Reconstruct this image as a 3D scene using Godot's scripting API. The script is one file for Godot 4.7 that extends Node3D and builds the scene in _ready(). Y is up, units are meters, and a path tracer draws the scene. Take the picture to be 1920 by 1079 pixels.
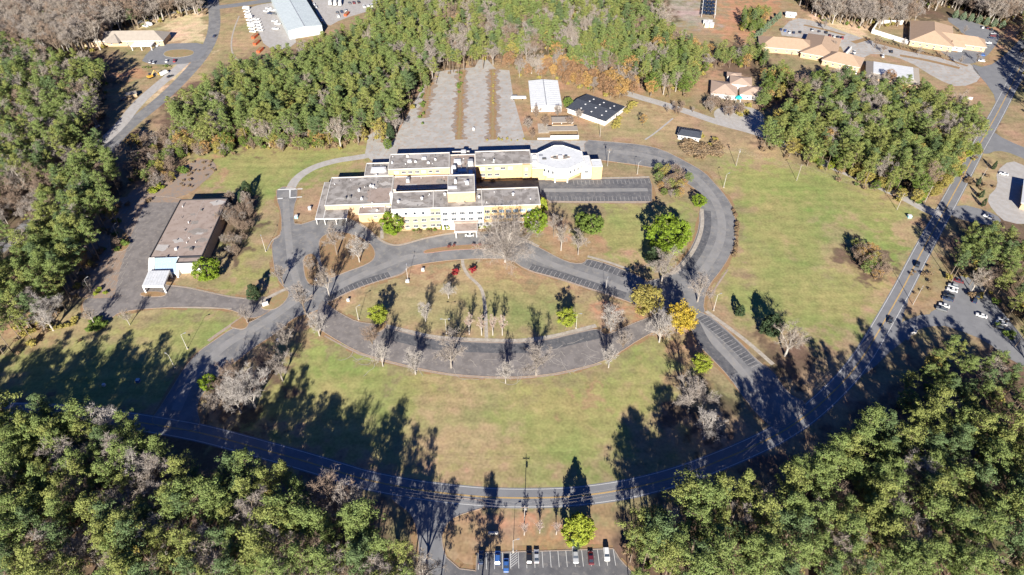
extends Node3D
# An aerial view of a disused hospital campus in winter woods. Metres, y up; the drone hovers at (0, EYE, 0) and looks north (-z).

const EYE := 220.0
const PITCH := 42.2
const FOCAL := 1280.0          # of the 1920 x 1079 photograph
const SUN_UP := 24.0
const SUN_TURN := 2.3
const MAP_X0 := -560.0
const MAP_X1 := 560.0
const MAP_Z0 := -760.0
const MAP_Z1 := -40.0

var rng := RandomNumberGenerator.new()
var M := {}
var used := {}
var window_meshes := {}

# ------------------------------------------------------------------ mesh builder
class Shape:
	var v := PackedVector3Array()
	var n := PackedVector3Array()
	var c := PackedColorArray()
	var col := Color(1, 1, 1)
	func tri(a: Vector3, b: Vector3, d: Vector3, nn: Vector3) -> void:
		v.push_back(a)
		if (b - a).cross(d - a).dot(nn) > 0.0:
			v.push_back(d); v.push_back(b)
		else:
			v.push_back(b); v.push_back(d)
		for i in 3:
			n.push_back(nn); c.push_back(col)
	func quad(a: Vector3, b: Vector3, d: Vector3, e: Vector3, toward := Vector3.ZERO) -> void:
		var nn := (b - a).cross(d - a).normalized()
		if nn.length_squared() < 0.5:
			nn = (d - a).cross(e - a).normalized()
		if toward != Vector3.ZERO and nn.dot(toward) < 0.0:
			nn = -nn
		tri(a, b, d, nn); tri(a, d, e, nn)
	func box(lo: Vector3, hi: Vector3) -> void:
		var p := [Vector3(lo.x, lo.y, lo.z), Vector3(hi.x, lo.y, lo.z), Vector3(hi.x, lo.y, hi.z), Vector3(lo.x, lo.y, hi.z), Vector3(lo.x, hi.y, lo.z), Vector3(hi.x, hi.y, lo.z), Vector3(hi.x, hi.y, hi.z), Vector3(lo.x, hi.y, hi.z)]
		quad(p[0], p[1], p[2], p[3], Vector3.DOWN); quad(p[4], p[5], p[6], p[7], Vector3.UP)
		quad(p[0], p[1], p[5], p[4], Vector3.FORWARD); quad(p[3], p[2], p[6], p[7], Vector3.BACK)
		quad(p[0], p[3], p[7], p[4], Vector3.LEFT); quad(p[1], p[2], p[6], p[5], Vector3.RIGHT)
	func tube(a: Vector3, b: Vector3, ra: float, rb: float, sides := 5, cap := false) -> void:
		var d := (b - a).normalized()
		var s := d.cross(Vector3.RIGHT if absf(d.x) < 0.8 else Vector3.UP).normalized()
		var t := d.cross(s)
		for i in sides:
			var a0 := TAU * i / sides
			var a1 := TAU * (i + 1) / sides
			var o0 := s * cos(a0) + t * sin(a0)
			var o1 := s * cos(a1) + t * sin(a1)
			quad(a + o0 * ra, a + o1 * ra, b + o1 * rb, b + o0 * rb, o0 + o1)
			if cap:
				tri(b, b + o0 * rb, b + o1 * rb, d)
	func prism(poly: PackedVector2Array, y0: float, y1: float, top := true) -> void:
		# poly in (x, z)
		var mid := Vector2.ZERO
		var area := 0.0
		for i in poly.size():
			var p := poly[i]
			var q := poly[(i + 1) % poly.size()]
			mid += p
			area += p.x * q.y - q.x * p.y
		for i in poly.size():
			var p := poly[i]
			var q := poly[(i + 1) % poly.size()]
			var out := Vector3(q.y - p.y, 0, p.x - q.x) * signf(area)
			quad(Vector3(p.x, y0, p.y), Vector3(q.x, y0, q.y), Vector3(q.x, y1, q.y), Vector3(p.x, y1, p.y), out)
		if top:
			flat(poly, y1)
	func flat(poly: PackedVector2Array, y: float) -> void:
		var ix := Geometry2D.triangulate_polygon(poly)
		for k in range(0, ix.size(), 3):
			var a := poly[ix[k]]
			var b := poly[ix[k + 1]]
			var d := poly[ix[k + 2]]
			tri(Vector3(a.x, y, a.y), Vector3(b.x, y, b.y), Vector3(d.x, y, d.y), Vector3.UP)
	func into(am: ArrayMesh = null, mat: Material = null) -> ArrayMesh:
		var m := am if am else ArrayMesh.new()
		if v.size():
			var a := []
			a.resize(Mesh.ARRAY_MAX)
			a[Mesh.ARRAY_VERTEX] = v
			a[Mesh.ARRAY_NORMAL] = n
			a[Mesh.ARRAY_COLOR] = c
			m.add_surface_from_arrays(Mesh.PRIMITIVE_TRIANGLES, a)
			if mat:
				m.surface_set_material(m.get_surface_count() - 1, mat)
		return m

# ------------------------------------------------------------------ photograph pixel -> place
func at(px: float, py: float, y := 0.0) -> Vector3:
	var dx := (px - 960.0) / FOCAL
	var dy := (539.5 - py) / FOCAL
	var p := deg_to_rad(PITCH)
	var d := Vector3(dx, dy * cos(p) - sin(p), -(cos(p) + dy * sin(p)))
	return d * ((y - EYE) / d.y) + Vector3(0, EYE, 0)

func seen_at(w: Vector3) -> Vector3:   # pixel x, pixel y, distance
	var p := deg_to_rad(PITCH)
	var q := w - Vector3(0, EYE, 0)
	var d := q.dot(Vector3(0, -sin(p), -cos(p)))
	return Vector3(960.0 + FOCAL * q.x / d, 539.5 - FOCAL * q.dot(Vector3(0, cos(p), -sin(p))) / d, d)

func poly(px: Array, y := 0.0) -> PackedVector2Array:
	var o := PackedVector2Array()
	for i in range(0, px.size(), 2):
		var w := at(px[i], px[i + 1], y)
		o.push_back(Vector2(w.x, w.z))
	return o

func smooth(p: PackedVector2Array, times := 2, closed := true) -> PackedVector2Array:
	for t in times:
		var o := PackedVector2Array()
		var last := p.size() if closed else p.size() - 1
		if not closed:
			o.push_back(p[0])
		for i in last:
			var a := p[i]
			var b := p[(i + 1) % p.size()]
			o.push_back(a.lerp(b, 0.25)); o.push_back(a.lerp(b, 0.75))
		if not closed:
			o.push_back(p[p.size() - 1])
		p = o
	return p

# ------------------------------------------------------------------ nodes
func numbered(called: String) -> String:
	used[called] = used.get(called, -1) + 1
	return called if used[called] == 0 else "%s_%03d" % [called, used[called]]

func tag(o: Node, label := "", category := "", group := "", kind := "") -> void:
	if label: o.set_meta("label", label)
	if category: o.set_meta("category", category)
	if group: o.set_meta("group", group)
	if kind: o.set_meta("kind", kind)

func thing(called: String, label: String, category: String, where := Vector3.ZERO, turn := 0.0, group := "") -> Node3D:
	var o := Node3D.new()
	o.name = numbered(called)
	add_child(o)
	o.position = where
	o.rotation.y = turn
	tag(o, label, category, group)
	return o

func part(called: String, mesh: Mesh, mat: Material, parent: Node3D, where := Vector3.ZERO) -> MeshInstance3D:
	var o := MeshInstance3D.new()
	o.name = called if parent != self else numbered(called)
	o.mesh = mesh
	if mat:
		o.material_override = mat
	parent.add_child(o, true)
	o.position = where
	return o

func struct(called: String, s: Shape, mat: Material, parent: Node3D = self) -> MeshInstance3D:
	var o := part(called, s.into(), mat, parent)
	if parent == self:
		tag(o, "", "", "", "structure")
	return o

func box_part(called: String, lo: Vector3, hi: Vector3, mat: Material, parent: Node3D) -> MeshInstance3D:
	var s := Shape.new()
	s.box(lo, hi)
	return part(called, s.into(), mat, parent)

# ------------------------------------------------------------------ materials
func noise_bytes(w: int, h: int, freq: float, sd: int, octaves := 4, seamless := false, kind := FastNoiseLite.TYPE_SIMPLEX_SMOOTH) -> PackedByteArray:
	var f := FastNoiseLite.new()
	f.seed = sd
	f.frequency = freq
	f.noise_type = kind
	f.fractal_type = FastNoiseLite.FRACTAL_FBM
	f.fractal_octaves = octaves
	var im: Image = f.get_seamless_image(w, h) if seamless else f.get_image(w, h)
	im.convert(Image.FORMAT_L8)
	return im.get_data()

func rgb_lin(r: float, g: float, b: float) -> Color:
	return Color(r, g, b).linear_to_srgb()

# a mottled texture: colours a -> b by coarse patches, c by sparse stains, fine grain on top (linear colours)
func mottled(a: Color, b: Color, c: Color, sd: int, stain := 0.62, grain := 0.16, cracks := 0.0, coarse := 0.008) -> ImageTexture:
	var S := 512
	var n1 := noise_bytes(S, S, coarse, sd, 4, true)
	var n2 := noise_bytes(S, S, 0.02, sd + 11, 4, true)
	var n3 := noise_bytes(S, S, 0.2, sd + 23, 2, true)
	var nc := PackedByteArray()
	if cracks > 0.0:
		var f := FastNoiseLite.new()
		f.seed = sd + 5
		f.noise_type = FastNoiseLite.TYPE_CELLULAR
		f.frequency = 0.018
		f.cellular_return_type = FastNoiseLite.RETURN_DISTANCE2_SUB
		f.domain_warp_enabled = true
		f.domain_warp_amplitude = 20.0
		f.domain_warp_frequency = 0.02
		var im := f.get_seamless_image(S, S)
		im.convert(Image.FORMAT_L8)
		nc = im.get_data()
	var out := PackedByteArray()
	out.resize(S * S * 3)
	for i in S * S:
		var t := clampf((n1[i] / 255.0 - 0.5) * 1.7 + 0.5, 0.0, 1.0)
		var k := a.lerp(b, t)
		var st := clampf((n2[i] / 255.0 - stain) * 3.5, 0.0, 0.55)
		k = k.lerp(c, st)
		var g := 1.0 + grain * (n3[i] / 127.5 - 1.0)
		if cracks > 0.0 and nc[i] < 7:
			k = k.lerp(c, cracks)
		k = Color(k.r * g, k.g * g, k.b * g).linear_to_srgb()
		out[i * 3] = clampi(int(k.r * 255.0), 0, 255)
		out[i * 3 + 1] = clampi(int(k.g * 255.0), 0, 255)
		out[i * 3 + 2] = clampi(int(k.b * 255.0), 0, 255)
	return ImageTexture.create_from_image(Image.create_from_data(S, S, false, Image.FORMAT_RGB8, out))

func surf(tex: Texture2D, metres: float, rough := 0.9) -> StandardMaterial3D:
	var m := StandardMaterial3D.new()
	m.albedo_texture = tex
	m.uv1_triplanar = true
	m.uv1_world_triplanar = true
	m.uv1_scale = Vector3.ONE / metres
	m.roughness = rough
	m.metallic_specular = 0.3
	return m

func plain(c: Color, rough := 0.8, spec := 0.3, metal := 0.0) -> StandardMaterial3D:
	var m := StandardMaterial3D.new()
	m.albedo_color = Color(c.r, c.g, c.b).linear_to_srgb()
	m.roughness = rough
	m.metallic_specular = spec
	m.metallic = metal
	return m

func leafy(tint: Color, light := 0.25) -> StandardMaterial3D:
	var m := StandardMaterial3D.new()
	m.vertex_color_use_as_albedo = true
	m.albedo_color = tint.linear_to_srgb()
	m.roughness = 0.75
	m.metallic_specular = 0.25
	if light > 0.0:
		m.backlight_enabled = true
		m.backlight = Color(light, light, light * 0.6)
	return m

func make_materials() -> void:
	M.road = surf(mottled(Color(.185, .187, .193), Color(.21, .212, .216), Color(.165, .166, .17), 1, .66, .1), 30.0)
	M.drive = surf(mottled(Color(.165, .164, .165), Color(.225, .222, .218), Color(.265, .245, .215), 2, .58, .18, 0.4), 38.0)
	M.dark_lot = surf(mottled(Color(.105, .105, .112), Color(.15, .148, .15), Color(.22, .205, .19), 3, .64, .2, 0.4), 26.0)
	M.brown_lot = surf(mottled(Color(.165, .15, .142), Color(.215, .196, .184), Color(.27, .24, .21), 4, .58, .18, 0.4), 24.0)
	M.pale_lot = surf(mottled(Color(.4, .385, .36), Color(.34, .325, .3), Color(.36, .27, .2), 5, .56, .12, 0.3), 40.0)
	M.litter_lot = surf(mottled(Color(.235, .205, .18), Color(.29, .215, .16), Color(.32, .215, .14), 6, .5, .22, 0.4), 22.0)
	M.gravel = surf(mottled(Color(.4, .385, .365), Color(.35, .33, .305), Color(.38, .32, .26), 7, .6, .14), 18.0)
	M.walk = surf(mottled(Color(.42, .38, .32), Color(.34, .3, .25), Color(.3, .24, .18), 8, .6, .12), 12.0)
	M.kerb = surf(mottled(Color(.36, .3, .25), Color(.3, .24, .19), Color(.36, .22, .14), 9, .6, .15), 9.0)
	M.rust_kerb = surf(mottled(Color(.4, .22, .16), Color(.34, .19, .14), Color(.36, .3, .25), 33, .6, .15), 6.0)
	M.straw = surf(mottled(Color(.31, .19, .1), Color(.26, .17, .095), Color(.22, .2, .09), 10, .58, .25), 16.0)
	M.lawn_island = surf(mottled(Color(.3, .22, .12), Color(.25, .21, .1), Color(.32, .18, .09), 12, .58, .22), 20.0)
	M.roof = surf(mottled(Color(.255, .235, .215), Color(.355, .33, .305), Color(.14, .124, .11), 13, .48, .1, 0.0, 0.012), 52.0)
	M.roof_brown = surf(mottled(Color(.31, .245, .205), Color(.345, .28, .24), Color(.225, .175, .145), 14, .6, .13, 0.0, 0.012), 40.0)
	M.brick = surf(mottled(Color(.575, .41, .22), Color(.525, .37, .195), Color(.46, .325, .18), 15, .6, .1), 8.0)
	M.tan_brick = surf(mottled(Color(.5, .37, .24), Color(.44, .32, .2), Color(.4, .28, .18), 16, .62, .1), 8.0)
	M.white = surf(mottled(Color(.67, .66, .635), Color(.62, .61, .585), Color(.52, .495, .45), 17, .64, .06), 10.0)
	M.white_roof = surf(mottled(Color(.62, .63, .63), Color(.56, .575, .58), Color(.44, .44, .43), 18, .68, .05), 20.0, 0.6)
	M.metal_roof = surf(mottled(Color(.47, .52, .53), Color(.43, .48, .49), Color(.39, .42, .43), 19, .66, .04), 26.0, 0.5)
	M.shingle = surf(mottled(Color(.335, .295, .25), Color(.3, .265, .225), Color(.27, .235, .2), 20, .64, .12), 14.0)
	M.shingle_tan = surf(mottled(Color(.4, .285, .2), Color(.365, .26, .18), Color(.33, .225, .155), 21, .64, .14), 14.0)
	M.shingle_pale = surf(mottled(Color(.43, .32, .25), Color(.4, .295, .225), Color(.36, .26, .2), 34, .64, .1), 14.0)
	M.bay = surf(mottled(Color(.085, .087, .095), Color(.125, .125, .13), Color(.19, .18, .17), 35, .6, .2, 0.4), 20.0)
	M.worn = surf(mottled(Color(.225, .22, .213), Color(.26, .253, .245), Color(.29, .27, .24), 36, .58, .14, 0.25), 31.0)
	M.crack = plain(Color(.36, .33, .29), 0.95, 0.1)
	M.dark_roof = surf(mottled(Color(.045, .052, .068), Color(.06, .068, .085), Color(.11, .115, .125), 22, .68, .18), 9.0, 0.85)
	M.roof_stain = surf(mottled(Color(.24, .215, .19), Color(.28, .25, .225), Color(.2, .175, .15), 37, .55, .14), 9.0)
	M.roof_patch = surf(mottled(Color(.4, .375, .345), Color(.44, .415, .385), Color(.34, .315, .29), 38, .6, .1), 9.0)
	M.coping = plain(Color(.58, .55, .5))
	M.dark_coping = plain(Color(.05, .05, .055))
	M.glass = plain(Color(.03, .04, .055), 0.12, 0.6)
	M.blue_glass = plain(Color(.26, .36, .46), 0.15, 0.7)
	M.pale_glass = plain(Color(.16, .24, .32), 0.2, 0.6)
	M.board = plain(Color(.62, .58, .5))
	M.cream = plain(Color(.62, .55, .36))
	M.frame = plain(Color(.5, .5, .49))
	M.dark_frame = plain(Color(.12, .12, .12))
	M.vent = plain(Color(.6, .6, .6), 0.5)
	M.vent_dark = plain(Color(.1, .1, .1), 0.6)
	M.steel = plain(Color(.42, .43, .44), 0.45, 0.5, 0.4)
	M.wood_pole = plain(Color(.26, .2, .15), 0.9)
	M.concrete_pole = plain(Color(.55, .53, .5), 0.8)
	M.weathered_pole = plain(Color(.34, .31, .28), 0.9)
	M.paint = plain(Color(.66, .66, .63), 0.8)
	M.old_paint = plain(Color(.4, .39, .37), 0.9)
	M.yellow = plain(Color(.66, .4, .08), 0.8)
	M.orange = plain(Color(.6, .32, .05), 0.5, 0.5)
	M.rust_red = plain(Color(.5, .1, .04), 0.7)
	M.teal = plain(Color(.03, .42, .42), 0.6)
	M.cyan_box = plain(Color(.25, .6, .66), 0.6)
	M.blue_tarp = plain(Color(.04, .14, .38), 0.6)
	M.tyre = plain(Color(.02, .02, .02), 0.9)
	M.rim = plain(Color(.35, .35, .36), 0.4, 0.5, 0.6)
	M.lamp_red = plain(Color(.35, .02, .02), 0.3, 0.5)
	M.lamp_clear = plain(Color(.6, .6, .6), 0.2, 0.6)
	M.bark = plain(Color(.19, .15, .115), 0.95, 0.1)
	M.pale_bark = plain(Color(.35, .32, .285), 0.95, 0.1)
	M.dull_bark = plain(Color(.26, .23, .2), 0.95, 0.1)
	M.grey_twig = leafy(Color(.3, .262, .23), 0.0)
	M.white_twig = leafy(Color(.36, .33, .3), 0.0)
	M.brown_twig = leafy(Color(.27, .2, .15), 0.0)
	M.dun_twig = leafy(Color(.31, .262, .215), 0.0)
	M.pink_twig = leafy(Color(.42, .31, .26), 0.0)
	for row in [["needle", .165, .212, .066], ["needle_yellow", .208, .232, .068], ["needle_dark", .108, .155, .064], ["magnolia", .15, .215, .022], ["spring_green", .24, .28, .035], ["gold", .41, .3, .04], ["olive_gold", .3, .255, .07], ["rust_leaf", .26, .155, .085], ["tan_leaf", .36, .225, .085], ["red_leaf", .27, .03, .035], ["plum_leaf", .2, .075, .06], ["shrub_green", .12, .17, .035], ["shrub_brown", .23, .165, .1], ["cedar", .05, .075, .035], ["blue_pine", .16, .21, .13]]:
		M[row[0]] = leafy(Color(row[1], row[2], row[3]), 0.3)
	for row in [["white", .72, .72, .7], ["silver", .4, .41, .42], ["black", .015, .016, .018], ["dark_blue", .02, .035, .08], ["grey", .13, .135, .14], ["red", .3, .015, .015], ["maroon", .12, .015, .02], ["blue", .04, .12, .35], ["tan", .4, .33, .22]]:
		var m := plain(Color(row[1], row[2], row[3]), 0.3, 0.55)
		m.clearcoat_enabled = true
		m.clearcoat = 0.6
		M["paint_" + row[0]] = m

# ------------------------------------------------------------------ ground map: what grows and lies where
func ground_texture() -> ImageTexture:
	var LW := 560
	var LH := 360
	# [r, g, b linear, feather metres, polygon in photograph pixels on the ground]
	var dry := Color(.335, .265, .14)
	var lawn := Color(.272, .268, .1)
	var fresh := Color(.24, .272, .086)
	var straw := Color(.33, .22, .125)
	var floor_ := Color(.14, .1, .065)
	var clay := Color(.39, .225, .125)
	var pale := Color(.56, .43, .27)
	var regions := [
		[lawn, 10, [350,290, 480,262, 640,268, 700,262, 690,300, 600,345, 530,350, 490,420, 480,480, 520,540, 480,550, 380,540, 420,500, 470,400, 420,350, 380,350]],
		[lawn, 10, [180,610, 330,580, 440,582, 420,620, 330,690, 290,780, 200,790, 0,800, 0,650]],
		[dry, 10, [0,590, 200,580, 320,585, 250,620, 100,640, 0,650]],
		[lawn, 14, [520,640, 620,640, 720,690, 860,715, 1040,712, 1150,690, 1230,620, 1290,640, 1280,720, 1180,830, 1130,905, 960,912, 860,905, 640,860, 480,800, 400,770]],
		[dry, 12, [700,800, 860,760, 960,800, 1000,860, 900,900, 760,850]],
		[dry, 10, [800,720, 920,722, 930,750, 860,770, 800,760]],
		[fresh, 8, [560,650, 640,660, 700,690, 680,720, 600,690]],
		[fresh, 8, [1130,720, 1180,740, 1170,790, 1130,760]],
		[straw, 6, [1080,720, 1110,725, 1115,755, 1085,755]],
		[Color(.3, .258, .118), 10, [640,560, 760,530, 900,495, 1000,520, 1140,560, 1160,600, 1060,625, 900,632, 760,615, 660,595]],
		[dry, 14, [620,570, 700,540, 800,500, 900,490, 880,540, 820,600, 720,605]],
		[dry, 12, [800,590, 900,580, 960,632, 820,632]],
		[straw, 9, [880,490, 1000,500, 1100,540, 1060,545, 960,525, 900,510]],
		[straw, 6, [612,570, 660,548, 720,530, 640,580, 680,606]],
		[straw, 5, [730,520, 770,500, 830,492, 850,520, 790,530]],
		[lawn, 10, [1110,385, 1300,380, 1310,440, 1280,480, 1200,500, 1120,480, 1090,440]],
		[straw, 7, [1010,430, 1090,440, 1140,490, 1180,505, 1090,492, 1030,470]],
		[dry, 7, [1120,470, 1220,490, 1280,475, 1240,510, 1170,505]],
		[lawn, 12, [1330,310, 1400,290, 1560,320, 1700,380, 1730,410, 1690,520, 1640,600, 1560,640, 1440,620, 1340,560, 1390,480, 1395,420]],
		[dry, 9, [1290,270, 1420,265, 1500,305, 1420,310, 1340,305]],
		[dry, 10, [1560,400, 1620,420, 1580,520, 1520,500]],
		[fresh, 9, [1390,310, 1500,330, 1540,380, 1450,370, 1380,350]],
		[fresh, 8, [1620,400, 1690,420, 1680,480, 1610,460]],
		[dry, 8, [1690,400, 1740,400, 1700,500, 1650,590, 1640,560]],
		[dry, 10, [1110,190, 1270,200, 1330,260, 1250,270, 1110,255]],
		[straw, 8, [700,150, 820,130, 790,180, 740,270, 690,250]],
		[straw, 8, [430,255, 700,240, 700,262, 560,276, 440,275]],
		[straw, 8, [940,110, 1010,120, 1000,220, 1010,262, 985,265, 960,180]],
		[straw, 10, [1010,150, 1100,155, 1250,170, 1330,200, 1290,215, 1120,180, 1090,240, 1010,260]],
		[clay, 8, [1360,0, 1470,0, 1420,60, 1370,110, 1350,50]],
		[straw, 9, [1230,140, 1340,130, 1340,170, 1240,190]],
		[pale, 7, [310,25, 385,22, 382,80, 310,80]],
		[pale, 5, [300,98, 365,98, 370,108, 300,110]],
		[pale, 6, [190,55, 250,40, 300,30, 300,45, 220,60]],
		[clay, 6, [180,190, 240,160, 290,120, 240,130, 170,180]],
		[pale, 6, [330,100, 375,95, 350,140, 290,190, 270,200, 300,150]],
		[dry, 8, [410,30, 450,20, 440,60, 400,120, 360,180, 300,220, 330,170, 380,110]],
		[dry, 6, [433,35, 465,35, 480,90, 470,115, 440,100, 430,70]],
		[pale, 6, [0,425, 60,395, 50,420, 0,460]],
		[straw, 8, [0,600, 60,590, 110,600, 60,640, 0,640]],
		[clay, 6, [180,290, 230,250, 225,280, 175,320]],
		[straw, 7, [320,300, 400,295, 410,320, 360,360, 270,380, 220,380]],
		[straw, 6, [1690,500, 1790,500, 1790,530, 1740,590, 1690,560]],
		[straw, 6, [1780,480, 1850,500, 1850,530, 1790,515]],
		[dry, 7, [1790,300, 1850,270, 1870,300, 1850,370, 1790,400, 1760,380]],
		[straw, 7, [1760,380, 1800,400, 1830,380, 1840,400, 1780,440, 1740,450]],
		[straw, 8, [1840,90, 1890,60, 1920,70, 1880,140, 1850,190, 1820,150]],
		[clay, 7, [1880,30, 1920,0, 1920,60, 1890,80]],
		[pale, 8, [1520,25, 1600,40, 1640,70, 1600,80, 1540,50, 1510,35]],
		[gravel_lin(), 8, [1190,0, 1320,0, 1330,60, 1270,40, 1200,15]],
		[straw, 5, [820,965, 900,960, 990,960, 1090,955, 1150,955, 1160,1030, 1040,1035, 900,1036, 860,1065, 830,1020]],
		[clay, 4, [980,985, 1060,985, 1070,1030, 975,1032]],
		[straw, 7, [600,590, 640,620, 580,640, 520,640]],
		[straw, 6, [1240,600, 1300,600, 1310,660, 1290,740, 1260,720, 1250,640]],
		[clay, 5, [1140,560, 1180,570, 1240,590, 1210,605, 1160,600]],
		[straw, 6, [560,470, 610,480, 600,530, 575,530]],
		# woodland floors
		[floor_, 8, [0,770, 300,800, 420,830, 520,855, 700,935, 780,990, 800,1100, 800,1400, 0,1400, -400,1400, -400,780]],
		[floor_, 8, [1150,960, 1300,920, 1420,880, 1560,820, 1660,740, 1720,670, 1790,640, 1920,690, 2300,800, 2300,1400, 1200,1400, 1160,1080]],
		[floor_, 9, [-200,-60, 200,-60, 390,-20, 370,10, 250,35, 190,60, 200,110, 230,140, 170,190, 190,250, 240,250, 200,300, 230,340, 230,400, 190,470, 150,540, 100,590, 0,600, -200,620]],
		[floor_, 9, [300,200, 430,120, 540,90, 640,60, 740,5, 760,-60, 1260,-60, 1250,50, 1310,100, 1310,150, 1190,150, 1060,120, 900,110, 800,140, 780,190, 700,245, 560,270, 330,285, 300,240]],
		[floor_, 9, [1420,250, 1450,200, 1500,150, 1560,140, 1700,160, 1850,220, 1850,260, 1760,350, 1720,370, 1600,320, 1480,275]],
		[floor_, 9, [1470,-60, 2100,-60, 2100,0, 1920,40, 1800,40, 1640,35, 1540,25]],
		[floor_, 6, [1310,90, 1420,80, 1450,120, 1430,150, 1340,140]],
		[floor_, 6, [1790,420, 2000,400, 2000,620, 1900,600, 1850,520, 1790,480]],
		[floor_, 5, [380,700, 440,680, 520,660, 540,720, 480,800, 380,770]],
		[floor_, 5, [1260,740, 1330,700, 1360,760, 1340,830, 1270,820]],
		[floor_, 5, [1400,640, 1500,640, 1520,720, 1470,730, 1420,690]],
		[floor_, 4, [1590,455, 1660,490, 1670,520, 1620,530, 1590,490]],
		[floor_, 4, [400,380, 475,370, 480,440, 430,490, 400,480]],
	]
	var base := Color(.3, .225, .13)
	var buf := PackedFloat32Array()
	buf.resize(LW * LH * 3)
	for i in LW * LH:
		buf[i * 3] = base.r; buf[i * 3 + 1] = base.g; buf[i * 3 + 2] = base.b
	var sx := (MAP_X1 - MAP_X0) / LW
	var sz := (MAP_Z1 - MAP_Z0) / LH
	for r in regions:
		var pg := poly(r[2])
		var c: Color = r[0]
		var soft: float = r[1] * 0.6
		var lo := Vector2(1e9, 1e9)
		var hi := -lo
		for q in pg:
			lo = lo.min(q); hi = hi.max(q)
		var i0 := clampi(int((lo.x - soft - MAP_X0) / sx), 0, LW - 1)
		var i1 := clampi(int((hi.x + soft - MAP_X0) / sx) + 1, 0, LW - 1)
		var j0 := clampi(int((lo.y - soft - MAP_Z0) / sz), 0, LH - 1)
		var j1 := clampi(int((hi.y + soft - MAP_Z0) / sz) + 1, 0, LH - 1)
		# how many of a ring of points round the cell lie inside: a soft edge
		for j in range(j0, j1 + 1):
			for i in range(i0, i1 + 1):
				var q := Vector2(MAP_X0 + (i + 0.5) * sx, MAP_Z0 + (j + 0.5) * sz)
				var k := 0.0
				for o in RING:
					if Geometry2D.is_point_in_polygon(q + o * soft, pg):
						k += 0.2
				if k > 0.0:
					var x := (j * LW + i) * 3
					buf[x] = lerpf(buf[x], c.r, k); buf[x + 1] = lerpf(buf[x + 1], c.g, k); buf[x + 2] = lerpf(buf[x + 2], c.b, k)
	var W := 1960
	var Hh := 1260
	var na := noise_bytes(W, Hh, 0.03, 71, 4)
	var nb := noise_bytes(W, Hh, 0.012, 72, 5)
	var nd := noise_bytes(W, Hh, 0.09, 73, 3)
	var ne := noise_bytes(W, Hh, 0.4, 74, 2)
	var nf := noise_bytes(W, Hh, 0.05, 75, 4)
	var fs := FastNoiseLite.new()
	fs.seed = 76
	fs.frequency = 0.12
	fs.fractal_octaves = 2
	var streak := fs.get_image(W / 7, Hh)
	streak.convert(Image.FORMAT_L8)
	streak.resize(W, Hh, Image.INTERPOLATE_BILINEAR)
	var ns := streak.get_data()
	var lut := PackedByteArray()
	lut.resize(4096)
	for i in 4096:
		lut[i] = clampi(int(pow(i / 4095.0, 1.0 / 2.2) * 255.0 + 0.5), 0, 255)
	var out := PackedByteArray()
	out.resize(W * Hh * 3)
	var fx := float(LW) / W
	var fy := float(LH) / Hh
	var at_ := 0
	for j in Hh:
		for i in W:
			var k := j * W + i
			var u := i * fx + (na[k] - 128) * 0.075 - 0.5
			var w := j * fy + (nd[k] - 128) * 0.035 + (nf[k] - 128) * 0.06 - 0.5
			var iu := clampi(int(u), 0, LW - 2)
			var iw := clampi(int(w), 0, LH - 2)
			var du := clampf(u - iu, 0.0, 1.0)
			var dw := clampf(w - iw, 0.0, 1.0)
			var a := (iw * LW + iu) * 3
			var b := a + LW * 3
			var r := lerpf(lerpf(buf[a], buf[a + 3], du), lerpf(buf[b], buf[b + 3], du), dw)
			var g := lerpf(lerpf(buf[a + 1], buf[a + 4], du), lerpf(buf[b + 1], buf[b + 4], du), dw)
			var l := lerpf(lerpf(buf[a + 2], buf[a + 5], du), lerpf(buf[b + 2], buf[b + 5], du), dw)
			# thin, dry and lush patches of the turf, and its grain
			var t := (nb[k] - 128) * 0.0019 + (nf[k] - 128) * 0.0011
			var s := 1.0 + (nd[k] - 128) * 0.0013 + (ne[k] - 128) * 0.0022 + (ns[k] - 128) * 0.0011
			r *= s * (1.0 + t); g *= s * (1.0 + t * 0.25); l *= s * (1.0 + t * 0.9)
			out[at_] = lut[clampi(int(r * 4095.0), 0, 4095)]
			out[at_ + 1] = lut[clampi(int(g * 4095.0), 0, 4095)]
			out[at_ + 2] = lut[clampi(int(l * 4095.0), 0, 4095)]
			at_ += 3
	return ImageTexture.create_from_image(Image.create_from_data(W, Hh, false, Image.FORMAT_RGB8, out))

const RING := [Vector2(0, 0), Vector2(1, 0.3), Vector2(-0.3, 1), Vector2(-1, -0.3), Vector2(0.3, -1)]

func gravel_lin() -> Color:
	return Color(.34, .29, .23)

func build_ground() -> void:
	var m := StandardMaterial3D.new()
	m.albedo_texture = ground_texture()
	m.roughness = 0.95
	m.metallic_specular = 0.15
	m.texture_repeat = true
	var st := SurfaceTool.new()
	st.begin(Mesh.PRIMITIVE_TRIANGLES)
	var E := 4000.0
	var cor := [Vector2(-E, -E), Vector2(E, -E), Vector2(E, E), Vector2(-E, E)]
	for i in [0, 1, 2, 0, 2, 3]:
		var q: Vector2 = cor[i]
		st.set_normal(Vector3.UP)
		st.set_uv(Vector2((q.x - MAP_X0) / (MAP_X1 - MAP_X0), (q.y - MAP_Z0) / (MAP_Z1 - MAP_Z0)))
		st.add_vertex(Vector3(q.x, 0, q.y))
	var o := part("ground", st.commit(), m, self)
	tag(o, "", "", "", "structure")

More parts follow.
